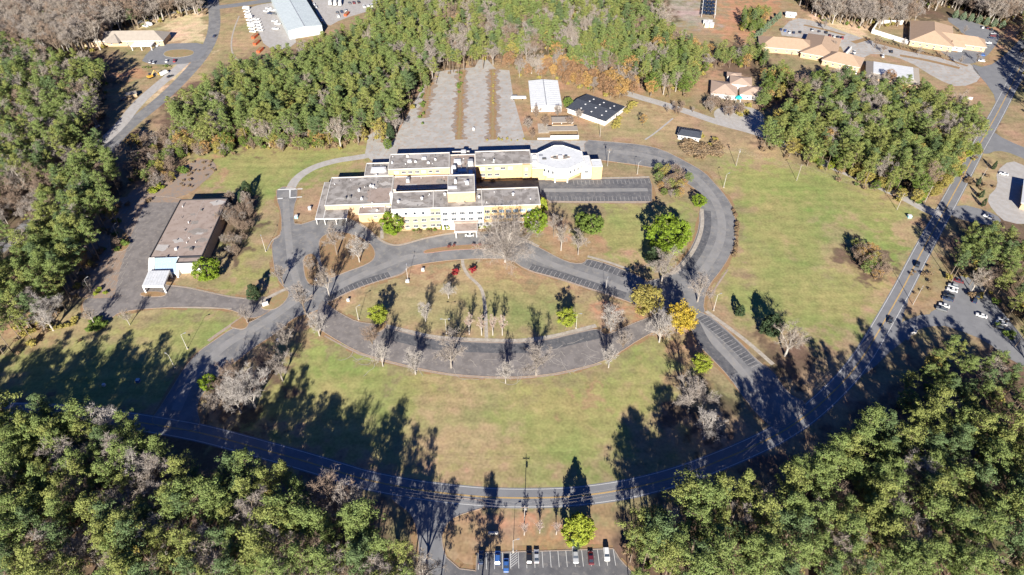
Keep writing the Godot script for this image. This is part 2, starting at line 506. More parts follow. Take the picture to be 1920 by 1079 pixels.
# ------------------------------------------------------------------ paving
func sheet(called: String, px: Array, y: float, mat: Material, rounds := 2, parent: Node3D = self) -> MeshInstance3D:
	var s := Shape.new()
	var pg := smooth(poly(px), rounds)
	s.flat(pg, y)
	if called in ["entrance_drive", "west_lot_drive", "west_lot", "front_drive", "parking_arc", "east_loop", "exit_drive", "east_lot", "south_lot", "south_drive"]:
		paved.append(pg)
	return struct(called, s, mat, parent)

func side_of(line: PackedVector2Array, i: int) -> Vector2:
	var a := line[maxi(i - 1, 0)]
	var b := line[mini(i + 1, line.size() - 1)]
	var d := (b - a).normalized()
	return Vector2(-d.y, d.x)

func strip(s: Shape, line: PackedVector2Array, off0: float, off1: float, y: float) -> void:
	for i in line.size() - 1:
		var n0 := side_of(line, i)
		var n1 := side_of(line, i + 1)
		var a := line[i] + n0 * off0
		var b := line[i] + n0 * off1
		var c := line[i + 1] + n1 * off1
		var d := line[i + 1] + n1 * off0
		s.quad(Vector3(a.x, y, a.y), Vector3(b.x, y, b.y), Vector3(c.x, y, c.y), Vector3(d.x, y, d.y), Vector3.UP)

func ribbon(called: String, px: Array, width: float, y: float, mat: Material, parent: Node3D = self) -> MeshInstance3D:
	var s := Shape.new()
	strip(s, smooth(poly(px), 3, false), -width / 2, width / 2, y)
	return struct(called, s, mat, parent)

func line_on(called: String, line: PackedVector2Array, off: float, width: float, y: float, mat: Material, parent: Node3D) -> void:
	var s := Shape.new()
	strip(s, line, off - width / 2, off + width / 2, y)
	struct(called, s, mat, parent)

# a raised bed with a kerb stone round it
func island(called: String, px: Array, mat: Material, kerb: Material, rounds := 2) -> void:
	var p := smooth(poly(px), rounds)
	var k := Shape.new()
	k.prism(p, -0.02, 0.13)
	var o := struct(called, k, kerb)
	var grown := Geometry2D.offset_polygon(p, -0.35)
	if grown.size():
		var s := Shape.new()
		s.flat(grown[0], 0.15)
		struct("bed", s, mat, o)

var stall_mesh := {}
func stalls(parent: Node3D, a: Vector3, b: Vector3, count: int, depth: float, y: float, mat: Material, skew := 0.0) -> void:
	# painted bay lines at right angles to a-b, on its left-hand side when depth > 0
	var key := absf(depth)
	if not stall_mesh.has(key):
		var s := Shape.new()
		s.quad(Vector3(-.07, 0, 0), Vector3(.07, 0, 0), Vector3(.07, 0, -key), Vector3(-.07, 0, -key), Vector3.UP)
		stall_mesh[key] = s.into()
	var d := (b - a).normalized()
	var across := Vector3(d.z, 0, -d.x) * signf(depth)
	across = across.rotated(Vector3.UP, skew)
	for i in count + 1:
		var o := part("bay_line", stall_mesh[key], mat, parent)
		o.position = a.lerp(b, float(i) / count) + Vector3(0, y, 0)
		o.rotation.y = atan2(-across.x, -across.z)

# a strip of litter or weeds with an uneven outline
func ragged(called: String, px: Array, width: float, y: float, mat: Material) -> void:
	var line := poly(px)
	var pg := PackedVector2Array()
	var back_ := PackedVector2Array()
	var n := int(line[0].distance_to(line[line.size() - 1]) / 2.0)
	var d := (line[line.size() - 1] - line[0]).normalized()
	var nn := Vector2(-d.y, d.x)
	for i in n + 1:
		var c := line[0].lerp(line[line.size() - 1], float(i) / n)
		pg.push_back(c + nn * width * .5 * rng.randf_range(.35, 1.25))
		back_.push_back(c - nn * width * .5 * rng.randf_range(.35, 1.25))
	back_.reverse()
	pg.append_array(back_)
	var s := Shape.new()
	s.flat(pg, y)
	struct(called, s, mat)

var paved := []
func edge_kerbs() -> void:
	# a kerb stone and a drift of leaf litter along every open edge of the campus drives
	var k := Shape.new()
	var l := Shape.new()
	for n in paved.size():
		var pg: PackedVector2Array = paved[n]
		var area := 0.0
		for i in pg.size():
			area += pg[i].cross(pg[(i + 1) % pg.size()])
		for i in pg.size():
			var a := pg[i]
			var b := pg[(i + 1) % pg.size()]
			if a.distance_to(b) < .05: continue
			var out := Vector2(b.y - a.y, a.x - b.x).normalized() * signf(area)
			var parts_ := maxi(1, int(a.distance_to(b) / 3.0))
			for j in parts_:
				var p := a.lerp(b, float(j) / parts_)
				var q := a.lerp(b, float(j + 1) / parts_)
				var m := (p + q) * .5 + out * .9
				var hit := false
				for o in paved.size():
					if o != n and Geometry2D.is_point_in_polygon(m, paved[o]):
						hit = true
						break
				if hit: continue
				var ring := PackedVector2Array([p, q, q + out * .28, p + out * .28])
				k.prism(ring, -.02, .12)
				var w := 1.0 + .8 * sin(p.x * .31 + p.y * .17) + .5 * sin(p.x * .9)
				if w > .3:
					l.quad(Vector3(p.x, .012, p.y) + Vector3(out.x, 0, out.y) * .28, Vector3(q.x, .012, q.y) + Vector3(out.x, 0, out.y) * .28, Vector3(q.x, .012, q.y) + Vector3(out.x, 0, out.y) * (.28 + w), Vector3(p.x, .012, p.y) + Vector3(out.x, 0, out.y) * (.28 + w), Vector3.UP)
	struct("kerb", k, M.kerb)
	var o := struct("leaf_litter", l, M.straw)
	tag(o, "drift of brown leaves along the kerbs of the drives", "leaves", "", "stuff")

func build_paving() -> void:
	# the two-lane road that sweeps round the campus
	var road_px := [1965,30, 1920,112, 1895,165, 1874,207, 1847,255, 1837,272, 1808,328, 1780,380, 1751,432, 1722,485, 1697,535, 1672,580, 1645,627, 1614,678, 1576,723, 1518,777, 1460,815, 1401,843, 1354,863, 1284,890, 1208,911.5, 1138,924.7, 1064,933, 984,935, 903,933, 806,922.7, 741,912, 677,898.5, 638,886, 560,862, 480,840, 400,818, 350,807, 290,797, 200,783, 100,772, -60,768, -200,770]
	var line := smooth(poly(road_px), 2, false)
	var s := Shape.new()
	strip(s, line, -4.1, 4.1, 0.02)
	# widened verge and turn lane at the junction
	var road := struct("road", s, M.road)
	sheet("turn_lane", [1692,540, 1706,560, 1694,590, 1690,612, 1712,618, 1705,632, 1660,668, 1640,690, 1598,717, 1575,722, 1610,680, 1650,615], 0.028, M.road, 1)
	line_on("edge_line", line, -3.5, 0.16, 0.036, M.paint, road)
	line_on("edge_line", line, 3.5, 0.16, 0.036, M.paint, road)
	line_on("centre_line", line, -0.16, 0.15, 0.036, M.yellow, road)
	line_on("centre_line", line, 0.16, 0.15, 0.036, M.yellow, road)
	# campus drives, each sheet a little above the one below
	sheet("entrance_drive", [278,795, 300,765, 326,722, 346,690, 372,660, 396,643, 440,613, 468,606, 500,588, 520,572, 545,545, 590,530, 618,548, 616,572, 580,588, 552,594, 518,625, 480,648, 455,668, 425,690, 400,715, 378,740, 366,765, 378,805, 330,808], 0.028, M.drive)
	sheet("west_lot_drive", [150,562, 200,550, 265,540, 300,532, 320,537, 350,540, 390,549, 425,557, 460,561, 500,555, 520,575, 470,603, 435,577, 325,575, 225,583, 205,600, 165,600], 0.04, M.brown_lot)
	var west := sheet("west_lot", [180,398, 226,366, 345,370, 345,392, 300,490, 275,545, 200,562, 132,556, 118,530, 136,490, 156,440], 0.048, M.litter_lot)
	sheet("west_lot_lane", [272,380, 334,380, 298,470, 284,492, 268,552, 214,556, 226,500, 246,440], 0.056, M.brown_lot, 0)
	sheet("crumbled_yard", [232,365, 300,330, 345,312, 372,298, 398,300, 408,316, 390,335, 345,372, 250,378], 0.064, M.litter_lot)
	var front := sheet("front_drive", [519,352, 557,350, 556,372, 551,385, 549,405, 552,425, 600,410, 648,407, 668,417, 690,431, 705,446, 722,457, 740,462, 757,460, 789,450, 822,443, 856,438, 911,437, 950,440, 982,450, 1015,467, 1050,486, 1075,495, 1096,494, 1101,485, 1140,496, 1175,509, 1205,522, 1230,545, 1235,575, 1200,575, 1170,562, 1137,550, 1100,539, 1050,522, 987,506, 957,486, 911,484.5, 867,486, 822,490, 778,497, 765,501, 758,513, 733,521, 700,530, 667,542, 640,553, 615,568, 590,560, 560,560, 540,548, 518,520, 511,480, 510,452, 528,442, 528,400, 519,373], 0.034, M.drive, 1)
	var arc := sheet("parking_arc", [600,560, 616,574, 640,590, 670,605, 700,608, 722,615, 770,627, 812,637, 870,641, 930,643, 975,644, 1035,636, 1075,626, 1122,616, 1138,630, 1180,610, 1220,595, 1250,580, 1285,600, 1245,612, 1197,637, 1163,660, 1125,680, 1075,693, 1025,703, 950,708, 855,703, 795,693, 705,671, 667,658, 615,628, 590,610], 0.046, M.brown_lot, 1)
	sheet("east_loop", [1095,262, 1130,265, 1200,271, 1240,280, 1280,300, 1320,322, 1345,350, 1362,370, 1375,392, 1381,430, 1377,462, 1357,500, 1327,537, 1318,570, 1322,590, 1290,608, 1245,600, 1225,575, 1200,560, 1205,530, 1250,520, 1270,500, 1283,485, 1300,460, 1312,425, 1312,392, 1322,372, 1318,365, 1287,342, 1255,322, 1215,312, 1140,302, 1098,296], 0.04, M.drive, 1)
	sheet("exit_drive", [1286,592, 1318,582, 1377,632, 1424,681, 1446,692, 1476,738, 1514,756, 1503,778, 1462,808, 1432,790, 1402,755, 1368,707, 1340,677, 1310,647], 0.052, M.drive, 1)
	var east_lot := sheet("east_lot", [1010,338, 1070,337, 1218,334, 1222,348, 1222,378, 1100,378, 1030,377, 1000,352, 895,349, 893,341], 0.03, M.dark_lot, 0)
	sheet("back_yard", [690,255, 718,235, 735,268, 960,263, 1100,264, 1100,297, 1040,300, 700,305, 684,290], 0.026, M.pale_lot, 0)
	var back := sheet("back_lot", [733,272, 752,238, 790,168, 812,134, 850,131, 890,126, 898,112, 914,112, 930,130, 955,132, 962,180, 986,266], 0.034, M.pale_lot, 0)
	ribbon("ring_path", [543,356, 556,333, 588,313, 630,301, 668,296, 700,290], 5.5, 0.05, M.gravel)
	ribbon("service_road", [1085,150, 1130,160, 1190,180, 1240,194, 1300,213, 1350,231, 1400,243, 1440,256, 1500,285, 1560,312, 1640,345, 1700,372, 1742,396, 1770,404], 7.0, 0.03, M.gravel)
	sheet("house_yard", [1335,205, 1380,196, 1425,205, 1442,235, 1436,255, 1390,245, 1345,232], 0.036, M.gravel)
	ribbon("north_road", [393,-40, 399,0, 403,40, 398,70, 380,105, 350,140, 315,175, 280,205, 245,232, 215,262, 190,300, 150,340, 90,385, 20,455, -60,500], 9.5, 0.02, M.drive)
	ribbon("gravel_lane", [345,118, 318,142, 290,165, 255,196, 222,240, 180,275], 8.0, 0.028, M.gravel)
	ribbon("loop_lane", [195,66, 240,48, 300,29, 345,17, 385,12, 400,14], 6.0, 0.036, M.road)
	sheet("clinic_lot", [262,120, 276,98, 300,82, 390,80, 386,100, 372,112, 340,122], 0.044, M.road, 1)
	island("clinic_island", [303,104, 312,94, 350,92, 366,97, 358,105, 325,109], M.lawn_island, M.walk)
	ribbon("yard_road", [405,14, 440,10, 480,4, 560,-6], 9.0, 0.036, M.road)
	sheet("depot_yard", [455,26, 470,12, 520,3, 560,75, 540,92, 498,92, 480,50], 0.044, M.gravel, 1)
	sheet("depot_yard", [580,-30, 700,-30, 722,8, 700,18, 640,36, 612,52, 590,20], 0.044, M.gravel, 1)
	ribbon("depot_kerb", [448,30, 436,60, 432,90, 440,110, 460,120], 1.2, 0.05, M.walk)
	sheet("school_lot", [1455,66, 1488,32, 1530,40, 1600,66, 1660,84, 1720,100, 1760,108, 1808,112, 1830,128, 1842,150, 1800,165, 1760,150, 1700,112, 1640,98, 1612,112, 1580,135, 1560,125, 1590,90, 1540,80, 1500,70], 0.03, M.pale_lot, 1)
	sheet("nursery_lot", [1770,34, 1800,32, 1872,58, 1876,75, 1846,112, 1815,122, 1790,112, 1765,98, 1760,88, 1800,85, 1808,60], 0.038, M.road, 1)
	sheet("side_street", [1838,284, 1850,262, 1862,246, 1885,262, 1960,292, 1960,318, 1900,288, 1870,282, 1850,290], 0.028, M.road, 1)
	sheet("junction", [1815,118, 1850,128, 1890,100, 1925,60, 1960,70, 1930,130, 1900,180, 1870,200, 1862,170], 0.03, M.road, 1)
	sheet("shop_lot", [1868,322, 1895,300, 1925,312, 1960,340, 1960,420, 1890,420, 1862,395, 1850,372, 1872,350], 0.026, M.gravel, 1)
	sheet("shop_drive", [1800,382, 1850,395, 1880,410, 1870,425, 1810,415, 1775,400], 0.034, M.road, 1)
	sheet("office_lot", [1797,512, 1842,532, 1858,560, 1880,585, 1925,640, 1960,700, 1900,680, 1850,640, 1800,620, 1752,606, 1738,590, 1770,572, 1766,548], 0.026, M.road, 1)
	sheet("office_drive", [1684,610, 1700,600, 1735,588, 1770,596, 1790,612, 1740,612, 1715,622, 1700,645], 0.034, M.road, 1)
	sheet("south_drive", [730,930, 745,945, 767,959, 780,981, 787,1030, 787,1130, 838,1130, 838,1050, 829,1027, 827,1001, 842,975, 871,962, 915,950, 900,936], 0.028, M.road, 1)
	var south := sheet("south_lot", [895,1038, 1045,1034, 1150,1030, 1162,1050, 1192,1082, 1210,1140, 820,1140, 836,1046, 861,1068, 893,1072], 0.036, M.dark_lot, 0)
	# lanes worn pale by traffic
	ribbon("worn_lane", [330,770, 352,720, 385,680, 430,640, 490,610, 545,570, 580,545], 4.2, 0.058, M.worn)
	ribbon("worn_lane", [536,360, 536,400, 540,440, 545,490, 560,540], 3.6, 0.06, M.worn)
	ribbon("worn_lane", [610,552, 660,525, 720,498, 770,480, 800,480], 4.2, 0.062, M.worn)
	ribbon("worn_lane", [985,475, 1030,495, 1080,512, 1130,528, 1180,545], 4.0, 0.06, M.worn)
	ribbon("worn_lane", [1150,284, 1215,292, 1262,306, 1305,332, 1335,365, 1352,400, 1355,435, 1345,470, 1322,505, 1296,540], 4.4, 0.06, M.worn)
	ribbon("worn_lane", [1306,605, 1345,645, 1385,690, 1420,735], 3.6, 0.06, M.worn)
	ribbon("worn_lane", [1020,357, 1110,357, 1215,356], 3.4, 0.052, M.worn)
	for l in [[[1508,47, 1545,55, 1585,66], 3.0], [[1640,78, 1700,94, 1765,106], 5.0], [[1688,104, 1740,113, 1800,128], 4.0], [[1755,104, 1790,116, 1815,124], 3.0], [[1766,88, 1796,98], 3.0], [[1800,62, 1822,74], 4.0], [[1600,80, 1630,72], 5.0], [[1540,90, 1566,96], 5.0]]:
		ribbon("planted_strip", l[0], l[1], 0.07, M.straw)
	# beds and islands
	island("planted_island", [598,478, 597,444, 632,433, 664,440, 690,452, 703,468, 704,484, 690,496, 640,514, 617,524, 604,508], M.straw, M.kerb)
	island("tree_island", [568,480, 590,474, 600,500, 600,528, 588,538, 574,530, 568,505], M.straw, M.kerb)
	island("median", [792,474, 800,468, 840,462, 880,459, 925,458, 925,466, 880,468, 840,470, 800,476], M.straw, M.rust_kerb, 1)
	island("sign_island", [486,574, 512,556, 540,542, 543,554, 530,572, 512,582, 494,582], M.lawn_island, M.kerb)
	island("corner_island", [428,612, 440,604, 456,592, 466,598, 466,612, 456,619, 440,617], M.straw, M.kerb)
	island("west_bed", [205,432, 222,424, 242,440, 244,462, 228,474, 204,472], M.straw, M.kerb)
	island("canopy_bed", [262,549, 285,546, 312,549, 310,556, 285,558, 262,556], M.straw, M.kerb)
	island("arc_bed", [692,622, 712,606, 728,603, 722,618, 705,626], M.straw, M.kerb)
	island("arc_bed", [1122,618, 1150,606, 1166,610, 1150,624, 1134,630], M.straw, M.kerb)
	# kerbs and walks
	ribbon("walk", [724,612, 770,623, 812,633, 870,637, 930,639, 975,640, 1035,632, 1075,622, 1118,611], 2.2, 0.06, M.walk)
	ribbon("kerb", [608,630, 665,661, 704,674, 794,696, 855,706, 950,711, 1026,706, 1077,696, 1128,682], 0.8, 0.06, M.kerb)
	ribbon("stone_path", [867,486, 868,500, 878,518, 893,530, 904,543, 909,570, 911,600, 912,634], 1.6, 0.03, M.walk)
	ribbon("walk", [1316,392, 1318,425, 1306,462, 1288,488, 1270,508, 1240,522], 2.0, 0.06, M.walk)
	ribbon("walk", [1324,584, 1360,610, 1400,640, 1432,668, 1450,684], 2.0, 0.062, M.walk)
	ribbon("walk", [1102,481, 1142,492, 1180,506], 1.6, 0.062, M.walk)
	ribbon("walk", [486,569, 510,555, 540,541], 2.4, 0.07, M.walk)
	ribbon("kerb", [390,640, 412,624, 436,608, 446,600], 1.6, 0.06, M.kerb)
	ribbon("kerb", [320,536, 350,539, 390,548, 425,556, 458,560], 0.7, 0.07, M.walk)
	ribbon("kerb", [325,577, 380,578, 434,579], 0.6, 0.07, M.walk)
	ribbon("kerb", [668,416, 690,430, 705,445, 722,456, 740,461, 757,459, 789,449, 822,442, 852,437], 1.2, 0.07, M.walk)
	ribbon("walk", [896,437, 930,436, 960,441, 980,448, 1010,463], 1.8, 0.07, M.walk)
	ribbon("walk", [716,418, 716,448], 1.8, 0.05, M.walk)
	ribbon("kerb", [1030,379, 1100,380, 1218,380], 1.4, 0.05, M.kerb)
	ribbon("kerb", [1070,335, 1140,334, 1218,332], 1.2, 0.05, M.walk)
	ribbon("kerb", [1365,506, 1345,535, 1330,560], 0.9, 0.06, M.kerb)
	ribbon("kerb", [500,470, 508,452, 526,440], 0.7, 0.06, M.walk)
	ribbon("worn_track", [1210,262, 1228,250, 1250,232, 1262,222], 1.2, 0.02, M.gravel)
	ribbon("kerb", [618,566, 667,541, 733,520, 758,512, 765,500], 0.7, 0.06, M.kerb)
	ribbon("kerb", [960,488, 988,508, 1050,524, 1100,541, 1137,552, 1172,564], 0.7, 0.06, M.kerb)
	edge_kerbs()
	# paint
	var c0 := at(520, 356); var c1 := at(567, 354.5)
	var c2 := at(519, 373); var c3 := at(566, 369.5)
	for pr in [[c0, c1, 1.0], [c2, c3, 1.0], [(c0 + c1) / 2, (c2 + c3) / 2, 1.0]]:
		var q := Shape.new()
		var a: Vector3 = pr[0]
		var b: Vector3 = pr[1]
		strip(q, PackedVector2Array([Vector2(a.x, a.z), Vector2(b.x, b.z)]), -0.45, 0.45, 0.06)
		part("crossing_line", q.into(), M.paint, front)
	for b in [[front, [618,566, 640,555, 667,543, 700,531, 733,522], -5.0, 0.0], [front, [990,507, 1050,523, 1100,540, 1137,551, 1170,561], -5.2, 0.0], [front, [1101,486, 1140,497, 1175,510], 0.0, 5.0]]:
		var q := Shape.new()
		strip(q, smooth(poly(b[1]), 2, false), b[2], b[3], 0.054)
		part("worn_bay", q.into(), M.bay, b[0])
	for b in [[724,617, 770,629, 812,639, 870,643, 930,645, 975,646, 1035,638, 1075,628, 1120,618], [1312,394, 1313,425, 1301,460, 1284,486, 1272,500]]:
		var q := Shape.new()
		var l := smooth(poly(b), 2, false)
		strip(q, l, 0.0 if b[0] == 724 else -6.0, 5.6 if b[0] == 724 else 0.0, 0.056)
		struct("worn_bay", q, M.bay)
	for b in [[1322,590, 1360,620, 1395,653, 1422,682], [1292,606, 1312,648, 1342,679, 1366,706]]:
		var q := Shape.new()
		var l := smooth(poly(b), 2, false)
		strip(q, l, 0.0 if b[0] == 1322 else -5.0, 5.0 if b[0] == 1322 else 0.0, 0.062)
		struct("worn_bay", q, M.bay)
	stalls(front, at(1322, 590), at(1424, 683), 17, -4.8, 0.07, M.old_paint)
	rng.seed = 61
	for k in 34:
		var t := rng.randf()
		var a := at(640 + t * 480, 652 + 40 * sin(t * PI)) + Vector3(rng.randf_range(-2, 2), 0, rng.randf_range(-7, 7))
		var ln := PackedVector2Array([Vector2(a.x, a.z)])
		var turn := rng.randf_range(-.5, .5) + (PI / 2 if rng.randf() < .65 else 0.0)
		for j in rng.randi_range(3, 7):
			turn += rng.randf_range(-.6, .6)
			ln.push_back(ln[-1] + Vector2(cos(turn), sin(turn)) * rng.randf_range(1.0, 2.2))
		var q := Shape.new()
		strip(q, ln, -.09, .09, 0.064)
		part("crack", q.into(), M.crack, arc)
	for k in 9:
		var y0 := 402.0 + k * 17.0
		stalls(west, at(215 - k * 5.0, y0), at(262 - k * 5.0, y0), 6, 4.8, 0.07, M.crack)
	stalls(front, at(640, 554), at(735, 521), 11, 4.6, 0.066, M.old_paint)
	stalls(front, at(990, 507), at(1135, 550), 18, 4.6, 0.066, M.old_paint)
	stalls(front, at(1102, 487), at(1172, 509), 8, -4.6, 0.066, M.old_paint)
	stalls(east_lot, at(1035, 377.5), at(1218, 377.5), 24, 4.6, 0.066, M.old_paint)
	stalls(east_lot, at(1075, 339), at(1216, 336), 19, -4.6, 0.066, M.old_paint)
	stalls(south, at(897, 1038.5), at(1150, 1031), 17, -5.6, 0.066, M.paint)
	for k in 6:
		var q := Shape.new()
		var a := at(956 + k * 0.2, 1043 + k * 4.4)
		strip(q, PackedVector2Array([Vector2(a.x, a.z), Vector2(a.x + 2.4, a.z - 2.0)]), -0.07, 0.07, 0.05)
		part("hatch_line", q.into(), M.paint, south)
	for l in [[770,262, 806,140], [832,262, 846,136], [880,262, 888,132], [955,262, 938,136]]:
		for side in [-1.0, 1.0]:
			stalls(back, at(l[0], l[1]) + Vector3(side, 0, 0), at(l[2], l[3]) + Vector3(side, 0, 0), 30, -side * 4.8, 0.066, M.old_paint)
	# weedy medians between the rows of the back lot
	for l in [[792,222, 810,138], [860,262, 866,130], [924,262, 924,130]]:
		ragged("litter_strip", l, 10.0, 0.052, M.litter_lot)
		ragged("litter_strip", l, 5.0, 0.056, M.straw)
		ragged("weedy_median", l, 1.8, 0.06, M.lawn_island)

# ------------------------------------------------------------------ trees
var kinds := {}      # kind -> [{trunk, crown, both}]
var planted := []    # every tree: {kind, variant, pos, size, turn, group, label}

func rand_dir() -> Vector3:
	var z := rng.randf_range(-1, 1)
	var a := rng.randf_range(0, TAU)
	var r := sqrt(1 - z * z)
	return Vector3(r * cos(a), z, r * sin(a))

# a clump of leaf-sized faces round a centre
func clump(s: Shape, mid: Vector3, r: float, squash: float, count: int, leaf: float, tone: float, hue: float) -> void:
	for i in count:
		var d := rand_dir()
		if d.y < -0.2 and rng.randf() < 0.6:
			d.y = -d.y
		var q := mid + Vector3(d.x, d.y * squash, d.z) * r * pow(rng.randf(), 0.4)
		var nn := (d + rand_dir() * 0.75 + Vector3(0, 0.25, 0)).normalized()
		var t := nn.cross(rand_dir()).normalized()
		var b := nn.cross(t)
		var w := leaf * rng.randf_range(0.55, 1.25)
		var l := leaf * rng.randf_range(0.8, 1.7)
		var k := tone * rng.randf_range(0.8, 1.2)
		s.col = Color(k * (1.0 + hue), k, k * (1.0 - hue))
		var e := q + t * l * 0.5
		var f := q - t * l * 0.5
		s.tri(e, q + b * w * 0.4 - t * l * 0.1, f, nn)
		s.tri(e, f, q - b * w * 0.4 + t * l * 0.12, nn)

func crooked(s: Shape, a: Vector3, b: Vector3, r0: float, r1: float, sides: int, steps: int, wander: float) -> PackedVector3Array:
	var pts := PackedVector3Array([a])
	for i in range(1, steps + 1):
		var t := float(i) / steps
		var q := a.lerp(b, t)
		if i < steps:
			q += Vector3(rng.randf_range(-1, 1), 0, rng.randf_range(-1, 1)) * wander
		pts.push_back(q)
	for i in steps:
		s.tube(pts[i], pts[i + 1], lerpf(r0, r1, float(i) / steps), lerpf(r0, r1, float(i + 1) / steps), sides)
	return pts

func put_kind(kind: String, wood: Shape, wood_mat: Material, leaf: Shape, leaf_mat: Material) -> void:
	if not kinds.has(kind):
		kinds[kind] = []
	var d := {"trunk": wood.into(), "wood": wood_mat, "leafmat": leaf_mat}
	d.crown = leaf.into() if leaf and leaf.v.size() else null
	var both: ArrayMesh = wood.into(null, wood_mat)
	if d.crown:
		leaf.into(both, leaf_mat)
	d.both = both
	kinds[kind].append(d)

# tall pine with a clear stem and a lumpy crown; built 26 m high
func grow_pine(kind: String, mat: Material, base := 0.5, spread := 4.2, puffs := 3, dense := 42) -> void:
	var w := Shape.new()
	var c := Shape.new()
	var H := 26.0
	var lean := Vector3(rng.randf_range(-.8, .8), 0, rng.randf_range(-.8, .8))
	var stem := crooked(w, Vector3(0, -0.4, 0), Vector3(0, H * 0.97, 0) + lean, 0.3, 0.05, 6, 6, 0.12)
	var n := 24
	var turn := rng.randf() * TAU
	var lop := rng.randf() * TAU
	for i in n:
		var t := float(i) / (n - 1)
		var y := lerpf(H * base, H * 0.97, t)
		turn += 2.4 + rng.randf_range(-.4, .4)
		var prof := pow(sin(clampf(0.32 + t * 0.62, 0, 1) * PI), 0.8)
		var reach := spread * prof * rng.randf_range(0.6, 1.15) * (1.0 + 0.22 * cos(turn - lop))
		var root := lean * (y / H) + Vector3(0, y - reach * 0.25, 0)
		var tip := root + Vector3(cos(turn) * reach, reach * rng.randf_range(.15, .45), sin(turn) * reach)
		w.tube(root, tip, 0.07, 0.025, 3)
		for k in puffs:
			var f := 1.0 - k * 0.33 + rng.randf_range(-.08, .08)
			var q := root.lerp(tip, f) + rand_dir() * 0.55
			clump(c, q, rng.randf_range(.9, 1.5), 0.68, dense, 0.4, rng.randf_range(.82, 1.18), rng.randf_range(-.07, .07))
	clump(c, lean + Vector3(0, H * 0.97, 0), 1.3, 0.8, dense, 0.4, 1.0, 0.0)
	put_kind(kind, w, M.bark, c, mat)

# broad-leaved tree in leaf; built 14 m high
func grow_leafy(kind: String, mat: Material, spread := 5.0, dense := 26, leaf := 0.42, low := 0.28, gaps := 0.0) -> void:
	var w := Shape.new()
	var c := Shape.new()
	var H := 14.0
	crooked(w, Vector3(0, -0.3, 0), Vector3(rng.randf_range(-.4, .4), H * 0.75, rng.randf_range(-.4, .4)), 0.26, 0.06, 6, 4, 0.2)
	for i in 140:
		if rng.randf() < gaps:
			continue
		var d := rand_dir()
		var wob := 1.0 + 0.16 * sin(d.x * 4.0 + d.z * 5.0 + d.y * 3.0)
		var k := pow(rng.randf(), 0.28) * wob
		var mid := Vector3(0, H * (low + (1.0 - low) * 0.5), 0)
		var q := mid + Vector3(d.x * spread * 0.86, d.y * H * (1.0 - low) * 0.42, d.z * spread * 0.86) * k
		w.tube(Vector3(0, lerpf(H * low, q.y, 0.5), 0), q, 0.05, 0.02, 3)
		clump(c, q, rng.randf_range(.7, 1.3), 0.8, dense, leaf, rng.randf_range(.78, 1.2), rng.randf_range(-.1, .1))
	put_kind(kind, w, M.bark, c, mat)

# dense evergreen dome to the ground; built 10 m high, 5 m radius
func grow_dome(kind: String, mat: Material, pointed := 0.0) -> void:
	var w := Shape.new()
	var c := Shape.new()
	w.tube(Vector3(0, -0.3, 0), Vector3(0, 6, 0), 0.25, 0.08, 6)
	for i in 170:
		var d := rand_dir()
		var t := (d.y + 1.0) * 0.5
		var lump := 1.0 + 0.09 * sin(d.x * 7.0 + 1.0) + 0.09 * sin(d.z * 8.0 + d.y * 5.0)
		var rad := lerpf(1.0, 1.0 - t * 0.75, pointed)
		var q := Vector3(0, 4.9, 0) + Vector3(d.x * 4.4 * rad, d.y * 4.4, d.z * 4.4 * rad) * lump * rng.randf_range(.82, 1.0)
		q.y = maxf(q.y, 0.5)
		clump(c, q, rng.randf_range(.6, 1.0), 0.85, 26, 0.46, rng.randf_range(.72, 1.25), rng.randf_range(-.08, .08))
	put_kind(kind, w, M.bark, c, mat)

# low bush; built 2.4 m high, 1.7 m radius
func grow_bush(kind: String, mat: Material, dense := 20) -> void:
	var w := Shape.new()
	var c := Shape.new()
	for k in 5:
		var a := rng.randf() * TAU
		w.tube(Vector3(0, -0.1, 0), Vector3(cos(a) * 0.8, 1.5, sin(a) * 0.8), 0.05, 0.02, 3)
	for i in 22:
		var d := rand_dir()
		var q := Vector3(0, 1.15, 0) + Vector3(d.x * 1.25, d.y * 0.9, d.z * 1.25) * pow(rng.randf(), 0.4)
		clump(c, q, 0.45, 0.85, dense, 0.34, rng.randf_range(.75, 1.25), rng.randf_range(-.1, .1))
	put_kind(kind, w, M.bark, c, mat)

